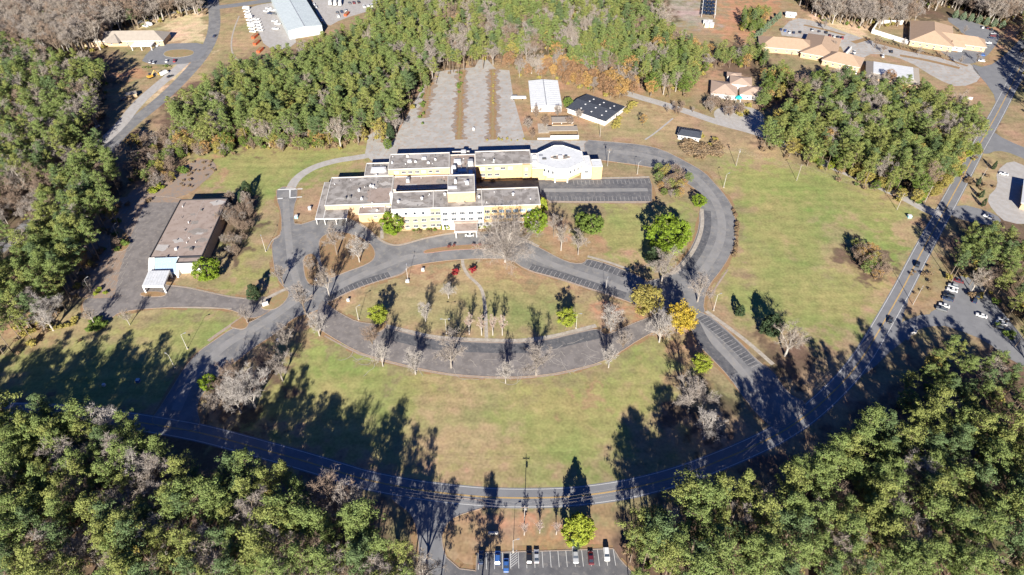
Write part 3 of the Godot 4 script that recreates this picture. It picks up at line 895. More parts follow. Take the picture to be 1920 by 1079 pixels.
# leafless tree; built 14 m high
func grow_bare(kind: String, wood_mat: Material, twig_mat: Material, spread := 5.0, clear := 0.22, vase := 0.5, limbs := 9, fine := 9) -> void:
	var w := Shape.new()
	var c := Shape.new()
	var H := 14.0
	var fork := Vector3(0, H * clear, 0)
	crooked(w, Vector3(0, -0.3, 0), fork, 0.34, 0.26, 7, 2, 0.05)
	for i in limbs:
		var a := TAU * i / limbs + rng.randf_range(-.3, .3)
		var inner := i % 3 == 0
		var out := spread * (0.3 if inner else rng.randf_range(.7, 1.0))
		var top := H * (rng.randf_range(.9, 1.0) if inner else rng.randf_range(.55, .88))
		var tip := Vector3(cos(a) * out, top, sin(a) * out)
		var start := fork + Vector3(0, rng.randf_range(-.6, H * 0.12), 0)
		var bend := start.lerp(tip, 0.5) + Vector3(-cos(a) * out * 0.1 * vase, H * 0.06 * (1.0 - vase), -sin(a) * out * 0.1 * vase)
		w.tube(start, bend, 0.17, 0.1, 4)
		w.tube(bend, tip, 0.1, 0.035, 3)
		for j in 9:
			var f := rng.randf_range(.25, 1.0)
			var p := start.lerp(bend, f * 2.0) if f < 0.5 else bend.lerp(tip, f * 2.0 - 1.0)
			var d := (rand_dir() * 0.85 + (tip - start).normalized() * 0.7 + Vector3(0, 0.25, 0)).normalized()
			var l := spread * rng.randf_range(.28, .5)
			var e := p + d * l
			w.tube(p, e, 0.05, 0.025, 3)
			for k in fine:
				var p2 := p.lerp(e, rng.randf_range(.3, 1.0))
				var d2 := (rand_dir() * 0.8 + d * 0.7 + Vector3(0, 0.2, 0)).normalized()
				var e2 := p2 + d2 * l * rng.randf_range(.35, .6)
				spray(c, p2, e2, 0.07)
				for q in 8:
					var p3 := p2.lerp(e2, rng.randf_range(.3, 1.0))
					var d3 := (rand_dir() + d2 * 0.6).normalized()
					spray(c, p3, p3 + d3 * l * rng.randf_range(.22, .44), 0.05)
	put_kind(kind, w, wood_mat, c, twig_mat)

func spray(s: Shape, a: Vector3, b: Vector3, wide: float) -> void:
	var d := b - a
	var t := d.cross(rand_dir()).normalized() * wide * 0.5
	var nn := d.cross(t).normalized()
	var k := rng.randf_range(.8, 1.15)
	s.col = Color(k, k, k)
	s.tri(a - t, a + t, b, nn)

func grow_all() -> void:
	rng.seed = 4242
	for i in 5: grow_pine("pine", M.needle, rng.randf_range(.5, .6), rng.randf_range(4.2, 5.4))
	for i in 4: grow_pine("pine", M.needle_yellow, rng.randf_range(.48, .58), rng.randf_range(4.2, 5.6))
	for i in 2: grow_pine("pine", M.needle_dark, rng.randf_range(.46, .55), rng.randf_range(4.0, 5.0))
	for i in 2: grow_bare("bare", M.dull_bark, M.grey_twig, rng.randf_range(4.4, 5.2))
	grow_bare("bare", M.bark, M.grey_twig, 4.0, 0.35)
	grow_bare("bare", M.bark, M.brown_twig, 4.6, 0.25)
	grow_bare("bare", M.pale_bark, M.dun_twig, 4.6, 0.3)
	for i in 2: grow_bare("white_bare", M.pale_bark, M.white_twig, 5.2, 0.2, 0.3, 11, 9)
	for i in 2: grow_bare("brush", M.bark, M.brown_twig, 5.4, 0.06, 0.2, 12, 8)
	grow_bare("brush", M.bark, M.grey_twig, 5.4, 0.05, 0.2, 12, 8)
	grow_bare("vase_bare", M.pale_bark, M.grey_twig, 9.5, 0.16, 0.9, 18, 9)
	for i in 2: grow_bare("crape", M.pale_bark, M.pink_twig, 2.6, 0.3, 0.6, 9, 6)
	for m in ["olive_gold", "tan_leaf", "rust_leaf", "spring_green", "gold"]:
		grow_leafy(m, M[m], 5.2, 34, 0.42, 0.16, 0.0)
	grow_leafy("mixed", M.needle_yellow, 4.6, 22, 0.42, 0.15, 0.3)
	grow_leafy("mixed", M.olive_gold, 4.4, 20, 0.4, 0.15, 0.35)
	grow_leafy("mixed", M.shrub_green, 4.4, 22, 0.42, 0.1, 0.2)
	grow_leafy("mixed", M.tan_leaf, 4.4, 18, 0.4, 0.15, 0.4)
	grow_leafy("mixed", M.needle, 4.8, 24, 0.42, 0.15, 0.2)
	grow_dome("magnolia", M.magnolia)
	grow_dome("dome_dark", M.shrub_green)
	grow_dome("cone", M.spring_green, 0.8)
	grow_dome("cedar", M.cedar, 0.9)
	grow_dome("blue_pine", M.blue_pine, 0.7)
	for m in ["shrub_green", "shrub_brown", "red_leaf", "olive_gold", "spring_green", "plum_leaf"]:
		grow_bush("bush_" + m, M[m])

const BUILT := {"pine": 26.0, "magnolia": 10.0, "dome_dark": 10.0, "cone": 10.0, "cedar": 10.0, "blue_pine": 10.0}
func built_height(kind: String) -> float:
	return 2.4 if kind.begins_with("bush") else BUILT.get(kind, 14.0)

func plant(kind: String, where: Vector3, h: float, label: String, group := "", called := "", wide := 1.0, variant := -1) -> void:
	planted.append({"kind": kind, "variant": variant if variant >= 0 else rng.randi() % kinds[kind].size(), "pos": where, "h": h, "wide": wide, "turn": rng.randf() * TAU, "label": label, "group": group, "called": called})

const CALLED := {"pine": "pine_tree", "bare": "bare_tree", "white_bare": "bare_tree", "vase_bare": "bare_tree", "crape": "bare_tree", "brush": "bare_shrub", "mixed": "leafy_tree", "magnolia": "evergreen_tree", "dome_dark": "evergreen_tree", "cone": "evergreen_tree", "cedar": "cedar_tree", "blue_pine": "young_pine"}

# trees over a stretch of canopy outlined on the photograph; the outline is taken at crown height
func wood(px: Array, gap: float, mix: Array, low: float, high: float, where: String, seed_: int, keep_off: Array = []) -> void:
	rng.seed = seed_
	var hc := (low + high) * 0.5 * 0.75
	var pg := poly(px, hc)
	var off := []
	for k in keep_off:
		off.append(poly(k))
	var clear := FastNoiseLite.new()
	clear.seed = seed_
	clear.frequency = 0.035
	var lo := Vector2(1e9, 1e9)
	var hi := -lo
	for q in pg:
		lo = lo.min(q); hi = hi.max(q)
	var z := lo.y
	var odd := false
	while z < hi.y:
		var x := lo.x + (gap * 0.5 if odd else 0.0)
		odd = not odd
		while x < hi.x:
			var q := Vector2(x + rng.randf_range(-.42, .42) * gap, z + rng.randf_range(-.42, .42) * gap)
			x += gap
			var dice := rng.randf()
			var tall := rng.randf_range(low, high)
			var spin := rng.randi()
			if not Geometry2D.is_point_in_polygon(q, pg) or clear.get_noise_2d(q.x, q.y) < (-0.6 if high > 28 else -0.4):
				continue
			var bad := false
			for o in off:
				bad = bad or Geometry2D.is_point_in_polygon(q, o)
			if bad:
				continue
			for m in mix:
				dice -= m[1]
				if dice <= 0.0:
					var kind: String = m[0]
					var h: float = tall * m[2]
					var name_: String = CALLED.get(kind, "leafy_tree")
					var what := {"pine_tree": "tall pine with a lumpy green crown", "bare_tree": "leafless tree with grey branches", "leafy_tree": "tree with thin leaves", "bare_shrub": "leafless brown shrub"}.get(name_, "evergreen tree") as String
					planted.append({"kind": kind, "variant": spin % kinds[kind].size(), "pos": Vector3(q.x, 0, q.y), "h": h, "wide": 0.8 + 0.5 * fmod(spin * 0.0137, 1.0), "turn": fmod(spin * 0.37, TAU), "label": "", "what": what, "where": where, "group": "", "called": name_})
					break
		z += gap * 0.87

func build_woods() -> void:
	var P := "pine"
	# across the road from the lawn, beside the entrance road of the small car park
	wood([-300,800, -60,772, 40,762, 130,770, 225,784, 285,815, 320,862, 420,872, 490,866, 550,876, 610,898, 645,925, 690,962, 745,1002, 780,1040, 812,1085, 830,1110, -60,1110, -300,1000], 6.2, [[P, .68, 1.0], ["bare", .14, .82], ["white_bare", .1, .78], ["mixed", .08, .62]], 20, 29, "in the wood beside the car park entrance road", 11)
	wood([1156,985, 1215,948, 1300,930, 1405,903, 1490,872, 1575,826, 1650,768, 1720,757, 1990,800, 1990,1110, 1200,1110, 1170,1040], 6.6, [[P, .85, 1.0], ["bare", .06, .75], ["white_bare", .03, .7], ["mixed", .06, .6]], 20, 29, "in the wood inside the bend of the road", 12)
	wood([1655,760, 1708,705, 1750,645, 1800,636, 1870,664, 1930,694, 1990,724, 1990,800, 1720,745], 6.4, [[P, .8, 1.0], ["bare", .12, .8], ["mixed", .08, .7]], 14, 19, "along the office drive", 33)
	wood([860,1098, 945,1092, 945,1150, 860,1150], 6.4, [[P, 1.0, 1.0]], 22, 26, "beyond the small car park", 13)
	# west side: pines between the cracked car park and the north road
	wood([-40,470, 40,410, 90,345, 130,290, 170,245, 196,262, 205,285, 208,315, 206,350, 192,398, 168,438, 138,478, 112,518, 84,550, 46,580, 0,610, -40,615], 6.4, [[P, .82, 1.0], ["bare", .1, .8], ["mixed", .08, .6]], 19, 26, "beside the cracked car park", 14, [[160,320, 200,280, 225,250, 240,255, 215,290, 180,330]])
	wood([-40,100, 40,78, 120,105, 196,112, 206,155, 198,192, 170,228, 130,272, 60,330, -40,370], 6.8, [[P, .72, 1.0], ["bare", .28, .9]], 18, 25, "beside the gravel lane", 15, [[190,200, 230,150, 330,100, 330,200, 190,330]])
	wood([-40,-30, 150,-30, 380,-30, 372,0, 300,10, 250,25, 190,45, 180,62, 120,80, 40,66, -40,90], 6.4, [["bare", .94, 1.3], [P, .06, 1.0]], 15, 19, "in the leafless wood by the hip-roofed clinic", 16)
	wood([-40,290, 60,270, 120,290, 100,340, 40,395, -40,420], 6.0, [["brush", .6, 1.0], ["bare", .3, 1.0], [P, .1, 1.4]], 8, 13, "on the rough slope by the north road", 17)
	wood([240,255, 330,235, 420,260, 440,275, 380,300, 330,325, 280,345, 240,330], 5.2, [["brush", .6, 1.0], ["mixed", .4, 1.1]], 5, 9, "in the thicket north of the cracked car park", 18, [[330,300, 410,290, 420,330, 340,330]])
	# behind the hospital
	wood([310,195, 370,165, 430,120, 510,110, 550,85, 620,70, 690,30, 730,-10, 800,-30, 800,60, 790,120, 775,145, 768,185, 735,215, 690,232, 600,240, 520,235, 430,235, 330,240], 6.6, [[P, .78, 1.0], ["bare", .1, .8], ["mixed", .12, .7]], 18, 25, "in the woods behind the hospital", 19, [[735,270, 810,136, 960,130, 990,265]])
	wood([800,-30, 970,-30, 1240,-30, 1250,35, 1180,60, 1100,75, 1000,80, 900,90, 820,115, 790,120], 7.6, [[P, .62, 1.0], ["bare", .18, .95], ["mixed", .2, .7]], 18, 26, "in the woods above the back lot", 32)
	wood([310,240, 430,240, 560,243, 690,240, 700,252, 640,262, 560,266, 440,266, 330,280], 5.4, [["mixed", .7, 1.0], ["brush", .3, .8]], 7, 12, "along the edge of the hospital woods", 20, [[700,262, 640,268, 640,300, 720,300]])
	wood([1080,80, 1200,60, 1250,40, 1310,70, 1312,120, 1290,150, 1230,150, 1180,115, 1100,110, 1050,105], 6.4, [[P, .5, 1.0], ["mixed", .38, .9], ["bare", .12, .9]], 15, 21, "above the service road", 21)
	wood([950,105, 1050,105, 1130,118, 1190,130, 1210,160, 1150,165, 1070,140, 990,135], 6.2, [["rust_leaf", .25, 1.0], ["bare", .5, 1.0], ["tan_leaf", .25, 1.0]], 10, 14, "on the bank behind the white shed", 22, [[985,150, 1060,150, 1060,215, 985,215]])
	# the belt along the service road
	wood([1430,240, 1450,205, 1490,185, 1500,150, 1540,130, 1600,140, 1690,150, 1760,165, 1840,205, 1845,240, 1785,300, 1755,330, 1700,335, 1650,318, 1560,285, 1490,255], 6.4, [[P, .66, 1.0], ["mixed", .22, .8], ["bare", .12, .9]], 17, 23, "in the belt along the service road", 23)
	wood([1440,250, 1500,268, 1570,300, 1650,328, 1710,348, 1760,330, 1790,300, 1830,262, 1845,240, 1835,285, 1770,350, 1715,368, 1640,338, 1560,308, 1490,276], 4.6, [["mixed", .5, 1.0], ["olive_gold", .3, 1.0], ["spring_green", .2, .7]], 6, 10, "on the edge of the service road belt", 24)
	wood([1320,80, 1360,95, 1420,75, 1440,105, 1425,150, 1370,135, 1330,140, 1318,110], 6.0, [["mixed", .6, 1.0], [P, .25, 1.3], ["bare", .15, 1.0]], 10, 14, "around the tan courtyard house", 25, [[1325,130, 1430,130, 1430,195, 1325,195], [1350,40, 1400,20, 1400,100, 1350,110]])
	wood([1425,130, 1490,120, 1500,140, 1470,175, 1430,190], 6.0, [["mixed", .7, 1.0], [P, .3, 1.4]], 10, 13, "around the tan courtyard house", 26)
	wood([1475,-30, 1990,-30, 1990,0, 1900,20, 1830,36, 1740,20, 1640,30, 1560,20], 6.0, [["bare", 1.0, 1.25]], 13, 17, "in the leafless wood behind the tiled-roof buildings", 27, [[1690,20, 1800,20, 1880,70, 1800,110]])
	# beside the shops and offices east of the road
	wood([1795,440, 1840,420, 1880,430, 1960,430, 1960,560, 1900,560, 1880,520, 1840,505, 1800,490], 6.6, [[P, .9, 1.0], ["bare", .1, .8]], 17, 22, "between the shop and the office car park", 28)
	wood([1905,560, 1980,540, 1980,660, 1930,640], 6.6, [["bare", .5, .8], [P, .5, 1.0]], 15, 20, "at the corner of the office car park", 29)
	wood([1930,20, 1990,20, 1990,180, 1950,190], 8.0, [[P, 1.0, 1.0]], 18, 22, "at the top junction", 30)
	wood([1390,20, 1440,8, 1440,40, 1400,60], 5.4, [["mixed", .7, 1.0], [P, .3, 1.4]], 8, 11, "on the clay bank", 31)

func build_single_trees() -> void:
	rng.seed = 99
	var bare_group := "leafless trees on the campus lawns"
	# [kind, base x, base y, height, widen, label]
	var rows := [
		["bare", 632,478, 14, 1.1, "leafless grey tree on the planted island by the awning drive"], ["white_bare", 674,492, 12, 1.0, "pale leafless tree on the planted island"],
		["brush", 583,512, 9, .8, "brown leafless shrub on the small island in the west drive"], ["brush", 590,532, 8, .8, "brown leafless shrub on the small island in the west drive"],
		["bare", 531,534, 9, 1.2, "leafless tree at the turn of the west drive"], ["bare", 573,590, 14, 1.0, "leafless tree standing where the drives meet"], ["bare", 618,558, 14, .8, "slim leafless tree at the tip of the central lawn"],
		["white_bare", 599,630, 11, 1.0, "pale leafless tree on straw below the drive junction"], ["white_bare", 718,687, 11, .8, "pale small tree on the lower kerb of the parking arc"], ["white_bare", 779,702, 11, .9, "pale small tree on the lower kerb of the parking arc"],
		["white_bare", 948,719, 10, .8, "pale small tree on the lower kerb of the parking arc"], ["white_bare", 1141,690, 10, .9, "pale small tree on the lower kerb of the parking arc"],
		["bare", 1005,704, 14, 1.25, "broad leafless tree in the parking arc"], ["bare", 846,690, 14, 1.15, "dark broad leafless tree in the parking arc"], ["brush", 698,646, 10, .9, "brown leafless tree by the arc bed"],
		["white_bare", 798,604, 9, .8, "silver leafless tree on the central lawn"], ["white_bare", 841,560, 7, 1.2, "low bushy pale tree on the central lawn"],
		["crape", 880,627, 10, 1.0, "slim pinkish leafless tree beside the stone path"], ["crape", 903,629, 10, 1.0, "slim pinkish leafless tree beside the stone path"], ["crape", 924,629, 10, 1.0, "slim pinkish leafless tree beside the stone path"], ["crape", 942,629, 10, 1.0, "slim pinkish leafless tree beside the stone path"],
		["white_bare", 1145,622, 11, 1.1, "bushy pale tree at the east end of the arc"], ["vase_bare", 947,492, 17, 1.05, "huge spreading leafless tree beside the front drive"],
		["bare", 1052,470, 12, .9, "leafless tree on straw east of the portico"], ["bare", 1084,478, 12, .9, "leafless tree on straw east of the portico"], ["bare", 1038,446, 11, .9, "leafless tree on straw east of the portico"],
		["bare", 1240,532, 15, 1.2, "grey leafless tree behind the two yellow trees"], ["bare", 1308,566, 13, 1.1, "grey leafless tree beside the golden tree"], ["white_bare", 1236,642, 13, 1.0, "white-barked leafless tree in front of the golden tree"],
		["brush", 1168,652, 9, 1.0, "brown leafless tree at the east end of the arc"], ["bare", 1472,668, 13, 1.4, "broad pinkish leafless tree beside the exit drive"], ["bare", 1290,772, 15, 1.3, "tall pinkish leafless tree in the shade of the wood"], ["white_bare", 1320,822, 12, 1.2, "white leafless tree in the shade of the wood"],
		["white_bare", 478,765, 17, 1.1, "big pale leafless tree beside the entrance drive"], ["white_bare", 452,775, 15, 1.0, "big pale leafless tree beside the entrance drive"], ["brush", 440,720, 11, 1.0, "brown leafless tree in the thicket by the entrance drive"], ["brush", 402,772, 10, 1.0, "brown leafless tree in the thicket by the entrance drive"], ["brush", 512,700, 11, 1.0, "brown leafless tree in the thicket by the entrance drive"], ["brush", 418,745, 9, 1.0, "brown leafless tree in the thicket by the entrance drive"], ["bare", 530,715, 13, .9, "brown leafless tree in the thicket by the entrance drive"],
		["white_bare", 100,620, 15, 1.2, "white leafless tree at the corner of the cracked car park"], ["bare", 55,615, 14, 1.1, "grey tree among the pines at the cracked car park corner"], ["bare", 243,610, 7, .9, "small leafless tree on the lawn below the white canopy"], ["bare", 178,610, 8, .9, "small leafless tree at the cracked car park corner"],
		["bare", 464,606, 8, 1.0, "small leafless tree on the corner island"], ["brush", 170,545, 6, .9, "leafless shrub in the cracked car park"], ["brush", 222,462, 5, .9, "leafless shrub in the cracked car park"],
		["magnolia", 738,438, 12.5, .95, "rounded bright evergreen at the corner of the yellow wing"], ["magnolia", 1003,436, 13.5, .85, "rounded bright evergreen at the end of the front wing"], ["cone", 1017,398, 9, .75, "narrow evergreen against the end wall of the front wing"],
		["magnolia", 1248,466, 17, 1.25, "large round evergreen alone on the side lawn"], ["dome_dark", 1108,438, 11, 1.1, "dark evergreen beside the side lawn"], ["dome_dark", 1092,425, 8, 1.0, "small dark evergreen beside the side lawn"], ["magnolia", 1309,386, 6.5, 1.2, "small round evergreen in the bend of the east loop"],
		["magnolia", 393,522, 11, 1.15, "round evergreen against the white wall of the gravel-roofed building"], ["spring_green", 712,612, 12, 1.0, "yellow-green tree beside the parking arc"], ["spring_green", 1061,618, 12, 1.0, "yellow-green tree on the east side of the central lawn"],
		["gold", 1270,626, 17, 1.05, "golden tree at the east junction"], ["olive_gold", 1206,590, 15.5, 1.3, "olive yellow tree at the east junction"], ["spring_green", 1311,702, 11, 1.05, "light green tree beside the exit drive"],
		["cedar", 478,562, 9, .9, "dark cedar on the lawn by the sign island"], ["magnolia", 394,728, 6.5, 1.1, "small bright evergreen beside the entrance drive"], ["cedar", 1442,628, 12, 1.0, "dark upright evergreen at the edge of the east field"], ["cedar", 1386,592, 6, 1.0, "small dark evergreen in the east field"], ["cedar", 1222,498, 11, .9, "dark upright evergreen above the yellow trees"],
		["bare", 540,660, 12, .8, "slim leafless tree on the lawn corner by the entrance drive"], ["mixed", 1205,236, 8, 1.0, "thin-leaved tree beside the dark-roofed hall"],
		["cone", 1083,1010, 13, 1.0, "bright green tree in front of the small car park"], ["cedar", 1083,1022, 9, .7, "dark cedar behind the bright tree at the small car park"], ["crape", 983,1004, 6, 1.2, "young reddish tree in front of the small car park"], ["crape", 1012,1000, 6, 1.2, "young reddish tree in front of the small car park"], ["crape", 1043,1003, 6, 1.2, "young reddish tree in front of the small car park"],
		["olive_gold", 1456,252, 12, 1.1, "rounded yellow tree at the end of the service road belt"], ["tan_leaf", 1219,182, 13, .9, "orange leafed tree above the service road"], ["dome_dark", 1065,202, 7, .9, "dark evergreen between the white shed and the dark hall"],
		["rust_leaf", 1662,160, 11, 1.1, "copper leafed tree beside the flat white roof"], ["mixed", 800,168, 11, .8, "tree on the edge of the back lot"], ["cedar", 733,262, 11, .6, "dark tree in the hedge beside the back lot"], ["cedar", 742,235, 11, .6, "dark tree in the hedge beside the back lot"], ["dome_dark", 728,280, 7, .7, "green tree in the hedge beside the back lot"], ["cedar", 752,212, 10, .6, "dark tree in the hedge beside the back lot"],
		["brush", 1068,238, 7, 1.0, "leafless thicket shrub by the ruined shed"], ["brush", 1045,220, 8, 1.0, "leafless thicket shrub by the ruined shed"], ["brush", 1005,222, 8, 1.0, "leafless thicket shrub by the ruined shed"], ["brush", 1022,240, 7, 1.0, "leafless thicket shrub by the ruined shed"], ["brush", 990,245, 8, 1.0, "leafless thicket shrub by the ruined shed"], ["brush", 1085,225, 7, 1.0, "leafless thicket shrub by the ruined shed"], ["brush", 998,262, 6, .8, "leafless thicket shrub by the ruined shed"],
		["cedar", 465,366, 9, .8, "dark evergreen at the far corner of the gravel roof"], ["cedar", 455,380, 7, .8, "dark evergreen at the far corner of the gravel roof"],
	]
	for r in rows:
		var grown := 1.25 if r[0] in ["bare", "white_bare", "crape", "vase_bare"] else 1.1
		plant(r[0], at(r[1], r[2]), r[3] * grown, r[5], "single trees on the campus", "", r[4])
	# the thickets
	var patches := [
		["brush", 46, 0.9, 5.0, 8.5, [405,392, 440,376, 478,372, 476,410, 470,450, 448,480, 424,494, 408,485, 418,440], "leafless brown brush against the gravel-roofed building"],
		["mixed", 16, 1.2, 5, 8, [1218,322, 1250,318, 1285,335, 1300,360, 1280,374, 1235,372], "small tree in the thicket between the east lot and the loop"],
		["brush", 16, 1.0, 5, 7, [1218,322, 1250,318, 1285,335, 1300,360, 1280,374, 1235,372], "leafless shrub in the thicket between the east lot and the loop"],
		["mixed", 15, 1.2, 6, 9, [1594,462, 1625,470, 1655,490, 1668,515, 1640,528, 1612,515], "small tree in the thicket on the east field"],
		["brush", 16, 1.0, 5, 8, [1594,462, 1625,470, 1655,490, 1668,515, 1640,528, 1612,515], "leafless shrub in the thicket on the east field"],
		["bush_shrub_brown", 30, 1.6, 2.5, 4.5, [1275,272, 1300,268, 1350,276, 1360,292, 1310,298, 1280,290], "brown bush in the bed below the small dark-roofed house"],
		["bush_olive_gold", 8, 1.3, 2, 3.5, [1305,255, 1350,262, 1372,275, 1340,280], "yellowish bush in the bed below the small dark-roofed house"],
		["bush_shrub_brown", 12, 1.5, 2.5, 4.5, [924,418, 950,420, 985,424, 985,430, 930,430], "brown bush along the front wing"],
		["bush_shrub_green", 9, 1.1, 1.4, 2.2, [765,432, 845,428, 845,432, 765,436], "low green bush along the front wing"],
		["bush_spring_green", 7, 1.2, 1.5, 2.2, [892,424, 918,424, 918,430, 892,430], "light green bush beside the portico"],
		["bush_shrub_brown", 9, 1.0, 1.2, 2.4, [750,430, 830,428, 830,436, 750,440], "low brown bush along the front wing"],
		["bush_olive_gold", 16, 1.2, 1.6, 3.0, [20,618, 60,604, 110,612, 150,600, 140,612, 60,630], "bush along the foot of the pines by the cracked car park"],
		["bush_shrub_green", 10, 1.3, 2.0, 3.6, [165,600, 205,598, 205,625, 170,628], "green bush at the corner of the cracked car park"],
		["bush_shrub_green", 6, 1.4, 2.4, 4.0, [340,318, 352,320, 350,330, 340,330], "green bush on the crumbled yard"],
		["bush_spring_green", 6, 1.4, 2.4, 4.0, [286,350, 304,350, 302,364, 286,364], "bright bush on the crumbled yard"],
		["bush_shrub_green", 5, 1.3, 2.2, 3.4, [212,440, 240,440, 240,470, 212,470], "green bush on the bed in the cracked car park"],
		["bush_spring_green", 4, 1.2, 1.6, 2.4, [168,545, 200,545, 198,556, 170,556], "bright bush in the cracked car park"],
		["bush_shrub_brown", 34, 1.1, 0.9, 2.0, [330,300, 400,302, 408,318, 380,338, 345,362, 335,340], "brown bush on the crumbled yard"],
		["bush_shrub_green", 24, 1.3, 2.0, 3.5, [1500,268, 1600,318, 1690,356, 1735,372, 1690,362, 1600,326, 1500,278], "green bush along the service road verge"],
		["bush_shrub_brown", 14, 1.2, 1.0, 1.9, [1377,420, 1384,440, 1378,480, 1360,510, 1366,505, 1380,460], "dark bush on the outer kerb of the east loop"],
		["bush_shrub_brown", 12, 1.2, 1.2, 2.2, [1360,365, 1382,410, 1384,440, 1378,400], "brown bush on the outer kerb of the east loop"],
		["bush_shrub_brown", 12, 1.0, 1.2, 2.2, [1705,505, 1765,500, 1755,530, 1740,560, 1715,555], "clipped brown bush on the verge by the office car park"],
		["bush_shrub_green", 8, 1.1, 1.6, 2.6, [1850,590, 1885,615, 1920,640, 1915,648, 1870,620], "green bush in the office car park bed"],
		["bush_olive_gold", 5, 1.1, 1.4, 2.2, [1830,555, 1842,550, 1840,572, 1828,576], "yellowish bush in the office car park bed"],
		["brush", 24, 1.0, 5, 8, [1330,192, 1360,196, 1395,205, 1385,222, 1345,220, 1322,205], "leafless shrub in front of the tan courtyard house"],
		["bush_olive_gold", 10, 1.3, 2, 3.5, [1385,196, 1408,200, 1400,222, 1380,220], "yellowish bush in front of the tan courtyard house"],
		["bush_shrub_green", 12, .8, 1.2, 1.8, [264,126, 330,123, 330,126, 264,129], "clipped hedge bush beside the clinic car park"],
		["bush_shrub_green", 10, 1.1, 1.6, 3.0, [790,150, 796,230, 780,262, 786,200], "weedy bush in the back lot"],
		["bush_shrub_green", 12, 1.0, 1.4, 2.6, [858,134, 868,134, 864,160, 858,190], "weedy bush in the back lot"],
		["bush_olive_gold", 9, .9, 1.0, 1.8, [922,134, 927,134, 926,200, 922,240], "weedy bush in the back lot"],
		["bush_olive_gold", 8, .9, 1.2, 2.0, [908,262, 985,262, 985,265, 908,265], "weed clump along the rear wing's yard"],
		["bush_shrub_brown", 12, 1.1, 1.6, 2.6, [1805,340, 1850,330, 1880,350, 1862,378, 1830,370], "shop front bush on the road verge"],
		["bush_shrub_brown", 10, 1.0, 1.4, 2.2, [893,338, 960,336, 958,340, 895,343], "brown bush against the rear wing"],
		["bush_olive_gold", 12, 1.5, 2.0, 4.0, [1155,240, 1190,195, 1172,210, 1145,245], "bush along the dark-roofed hall"],
		["brush", 8, .8, 3, 5, [1110,160, 1150,168, 1180,185, 1160,190, 1120,172], "leafless shrub beside the service road"],
		["brush", 10, .8, 4, 6, [1240,192, 1290,205, 1320,222, 1280,222, 1240,208], "leafless shrub below the orange tree"],
	]
	var n := 0
	for r in patches:
		rng.seed = 300 + n
		n += 1
		var pg := poly(r[5])
		var lo := Vector2(1e9, 1e9)
		var hi := -lo
		for q in pg:
			lo = lo.min(q); hi = hi.max(q)
		var made := 0
		for tries in 900:
			if made >= r[1]: break
			var q := Vector2(rng.randf_range(lo.x, hi.x), rng.randf_range(lo.y, hi.y))
			if Geometry2D.is_point_in_polygon(q, pg):
				var nm := "bush" if r[0].begins_with("bush") else ""
				plant(r[0], Vector3(q.x, 0, q.y), rng.randf_range(r[3], r[4]), r[6], r[6].split(" ")[-1] + " thicket: " + r[6], nm, r[2])
				made += 1
	for k in [[1690, 92], [1722, 104], [1806, 66], [1798, 124], [1560, 94], [1545, 56], [1640, 90], [1830, 118], [1655, 100], [1770, 112]]:
		plant("bare", at(k[0], k[1]), rng.randf_range(7, 10), "small leafless tree on the planted strips between the tiled-roof buildings", "leafless trees between the tiled-roof buildings", "", 1.0)
	for k in 16:
		plant("bush_shrub_brown", at(1646 + k * 7.0, 76 + k * 1.9), 1.6, "brown hedge bush below the white garden wall", "hedge below the garden wall", "bush", 1.1)
	for k in [[30, 640], [150, 640], [205, 440], [238, 452], [180, 500], [190, 470], [165, 520], [240, 385], [280, 378]]:
		plant("bush_shrub_brown", at(k[0], k[1]), rng.randf_range(1.2, 2.6), "brown weed clump in the cracked car park", "weed clumps in the cracked car park", "bush", 1.3)
	# rows
	for k in 7:
		var p := at(1460 - k * 7.0, 36 + k * 6.2)
		plant("blue_pine", p, 6.5, "young pine in the row beside the tiled-roof school car park", "row of young pines by the school", "", .9)
	for k in 7:
		plant("blue_pine", at(1790 + k * 14.5, 34 + k * 3.4), 7.0, "young pine in the row beside the nursery car park", "row of young pines by the nursery", "", .9)
	for k in [[1832,348], [1862,318], [1838,372], [1842,388]]:
		plant("cedar", at(k[0], k[1]), 6.0, "small conical evergreen on the shop verge", "conical evergreens on the shop verge", "", .55)
	for k in [[854,516], [886,511]]:
		plant("bush_red_leaf", at(k[0], k[1]), 4.4, "bright red bush at the head of the stone path", "red bushes at the stone path", "bush", .8)
	for k in [[851,464], [888,463], [842,466], [900,462]]:
		plant("bush_plum_leaf", at(k[0], k[1]), 2.4, "dull red bush on the narrow median", "red bushes on the median", "bush", .7)
	for k in [[835,432], [842,431], [828,432], [893,430]]:
		plant("cone", at(k[0], k[1]), 3.2, "narrow clipped evergreen at the hospital entrance", "clipped evergreens at the entrance", "", .45)

func stand_tree(t: Dictionary) -> void:
	var d: Dictionary = kinds[t.kind][t.variant]
	var o := thing(t.called if t.called else CALLED.get(t.kind, "leafy_tree"), t.label, "bush" if t.kind.begins_with("bush") else ("shrub" if t.kind == "brush" else "tree"), t.pos, t.turn, t.group)
	var k: float = t.h / built_height(t.kind)
	o.scale = Vector3(k * t.wide, k, k * t.wide)
	part("trunk", d.trunk, d.wood, o)
	if d.crown:
		part("crown", d.crown, d.leafmat, o)

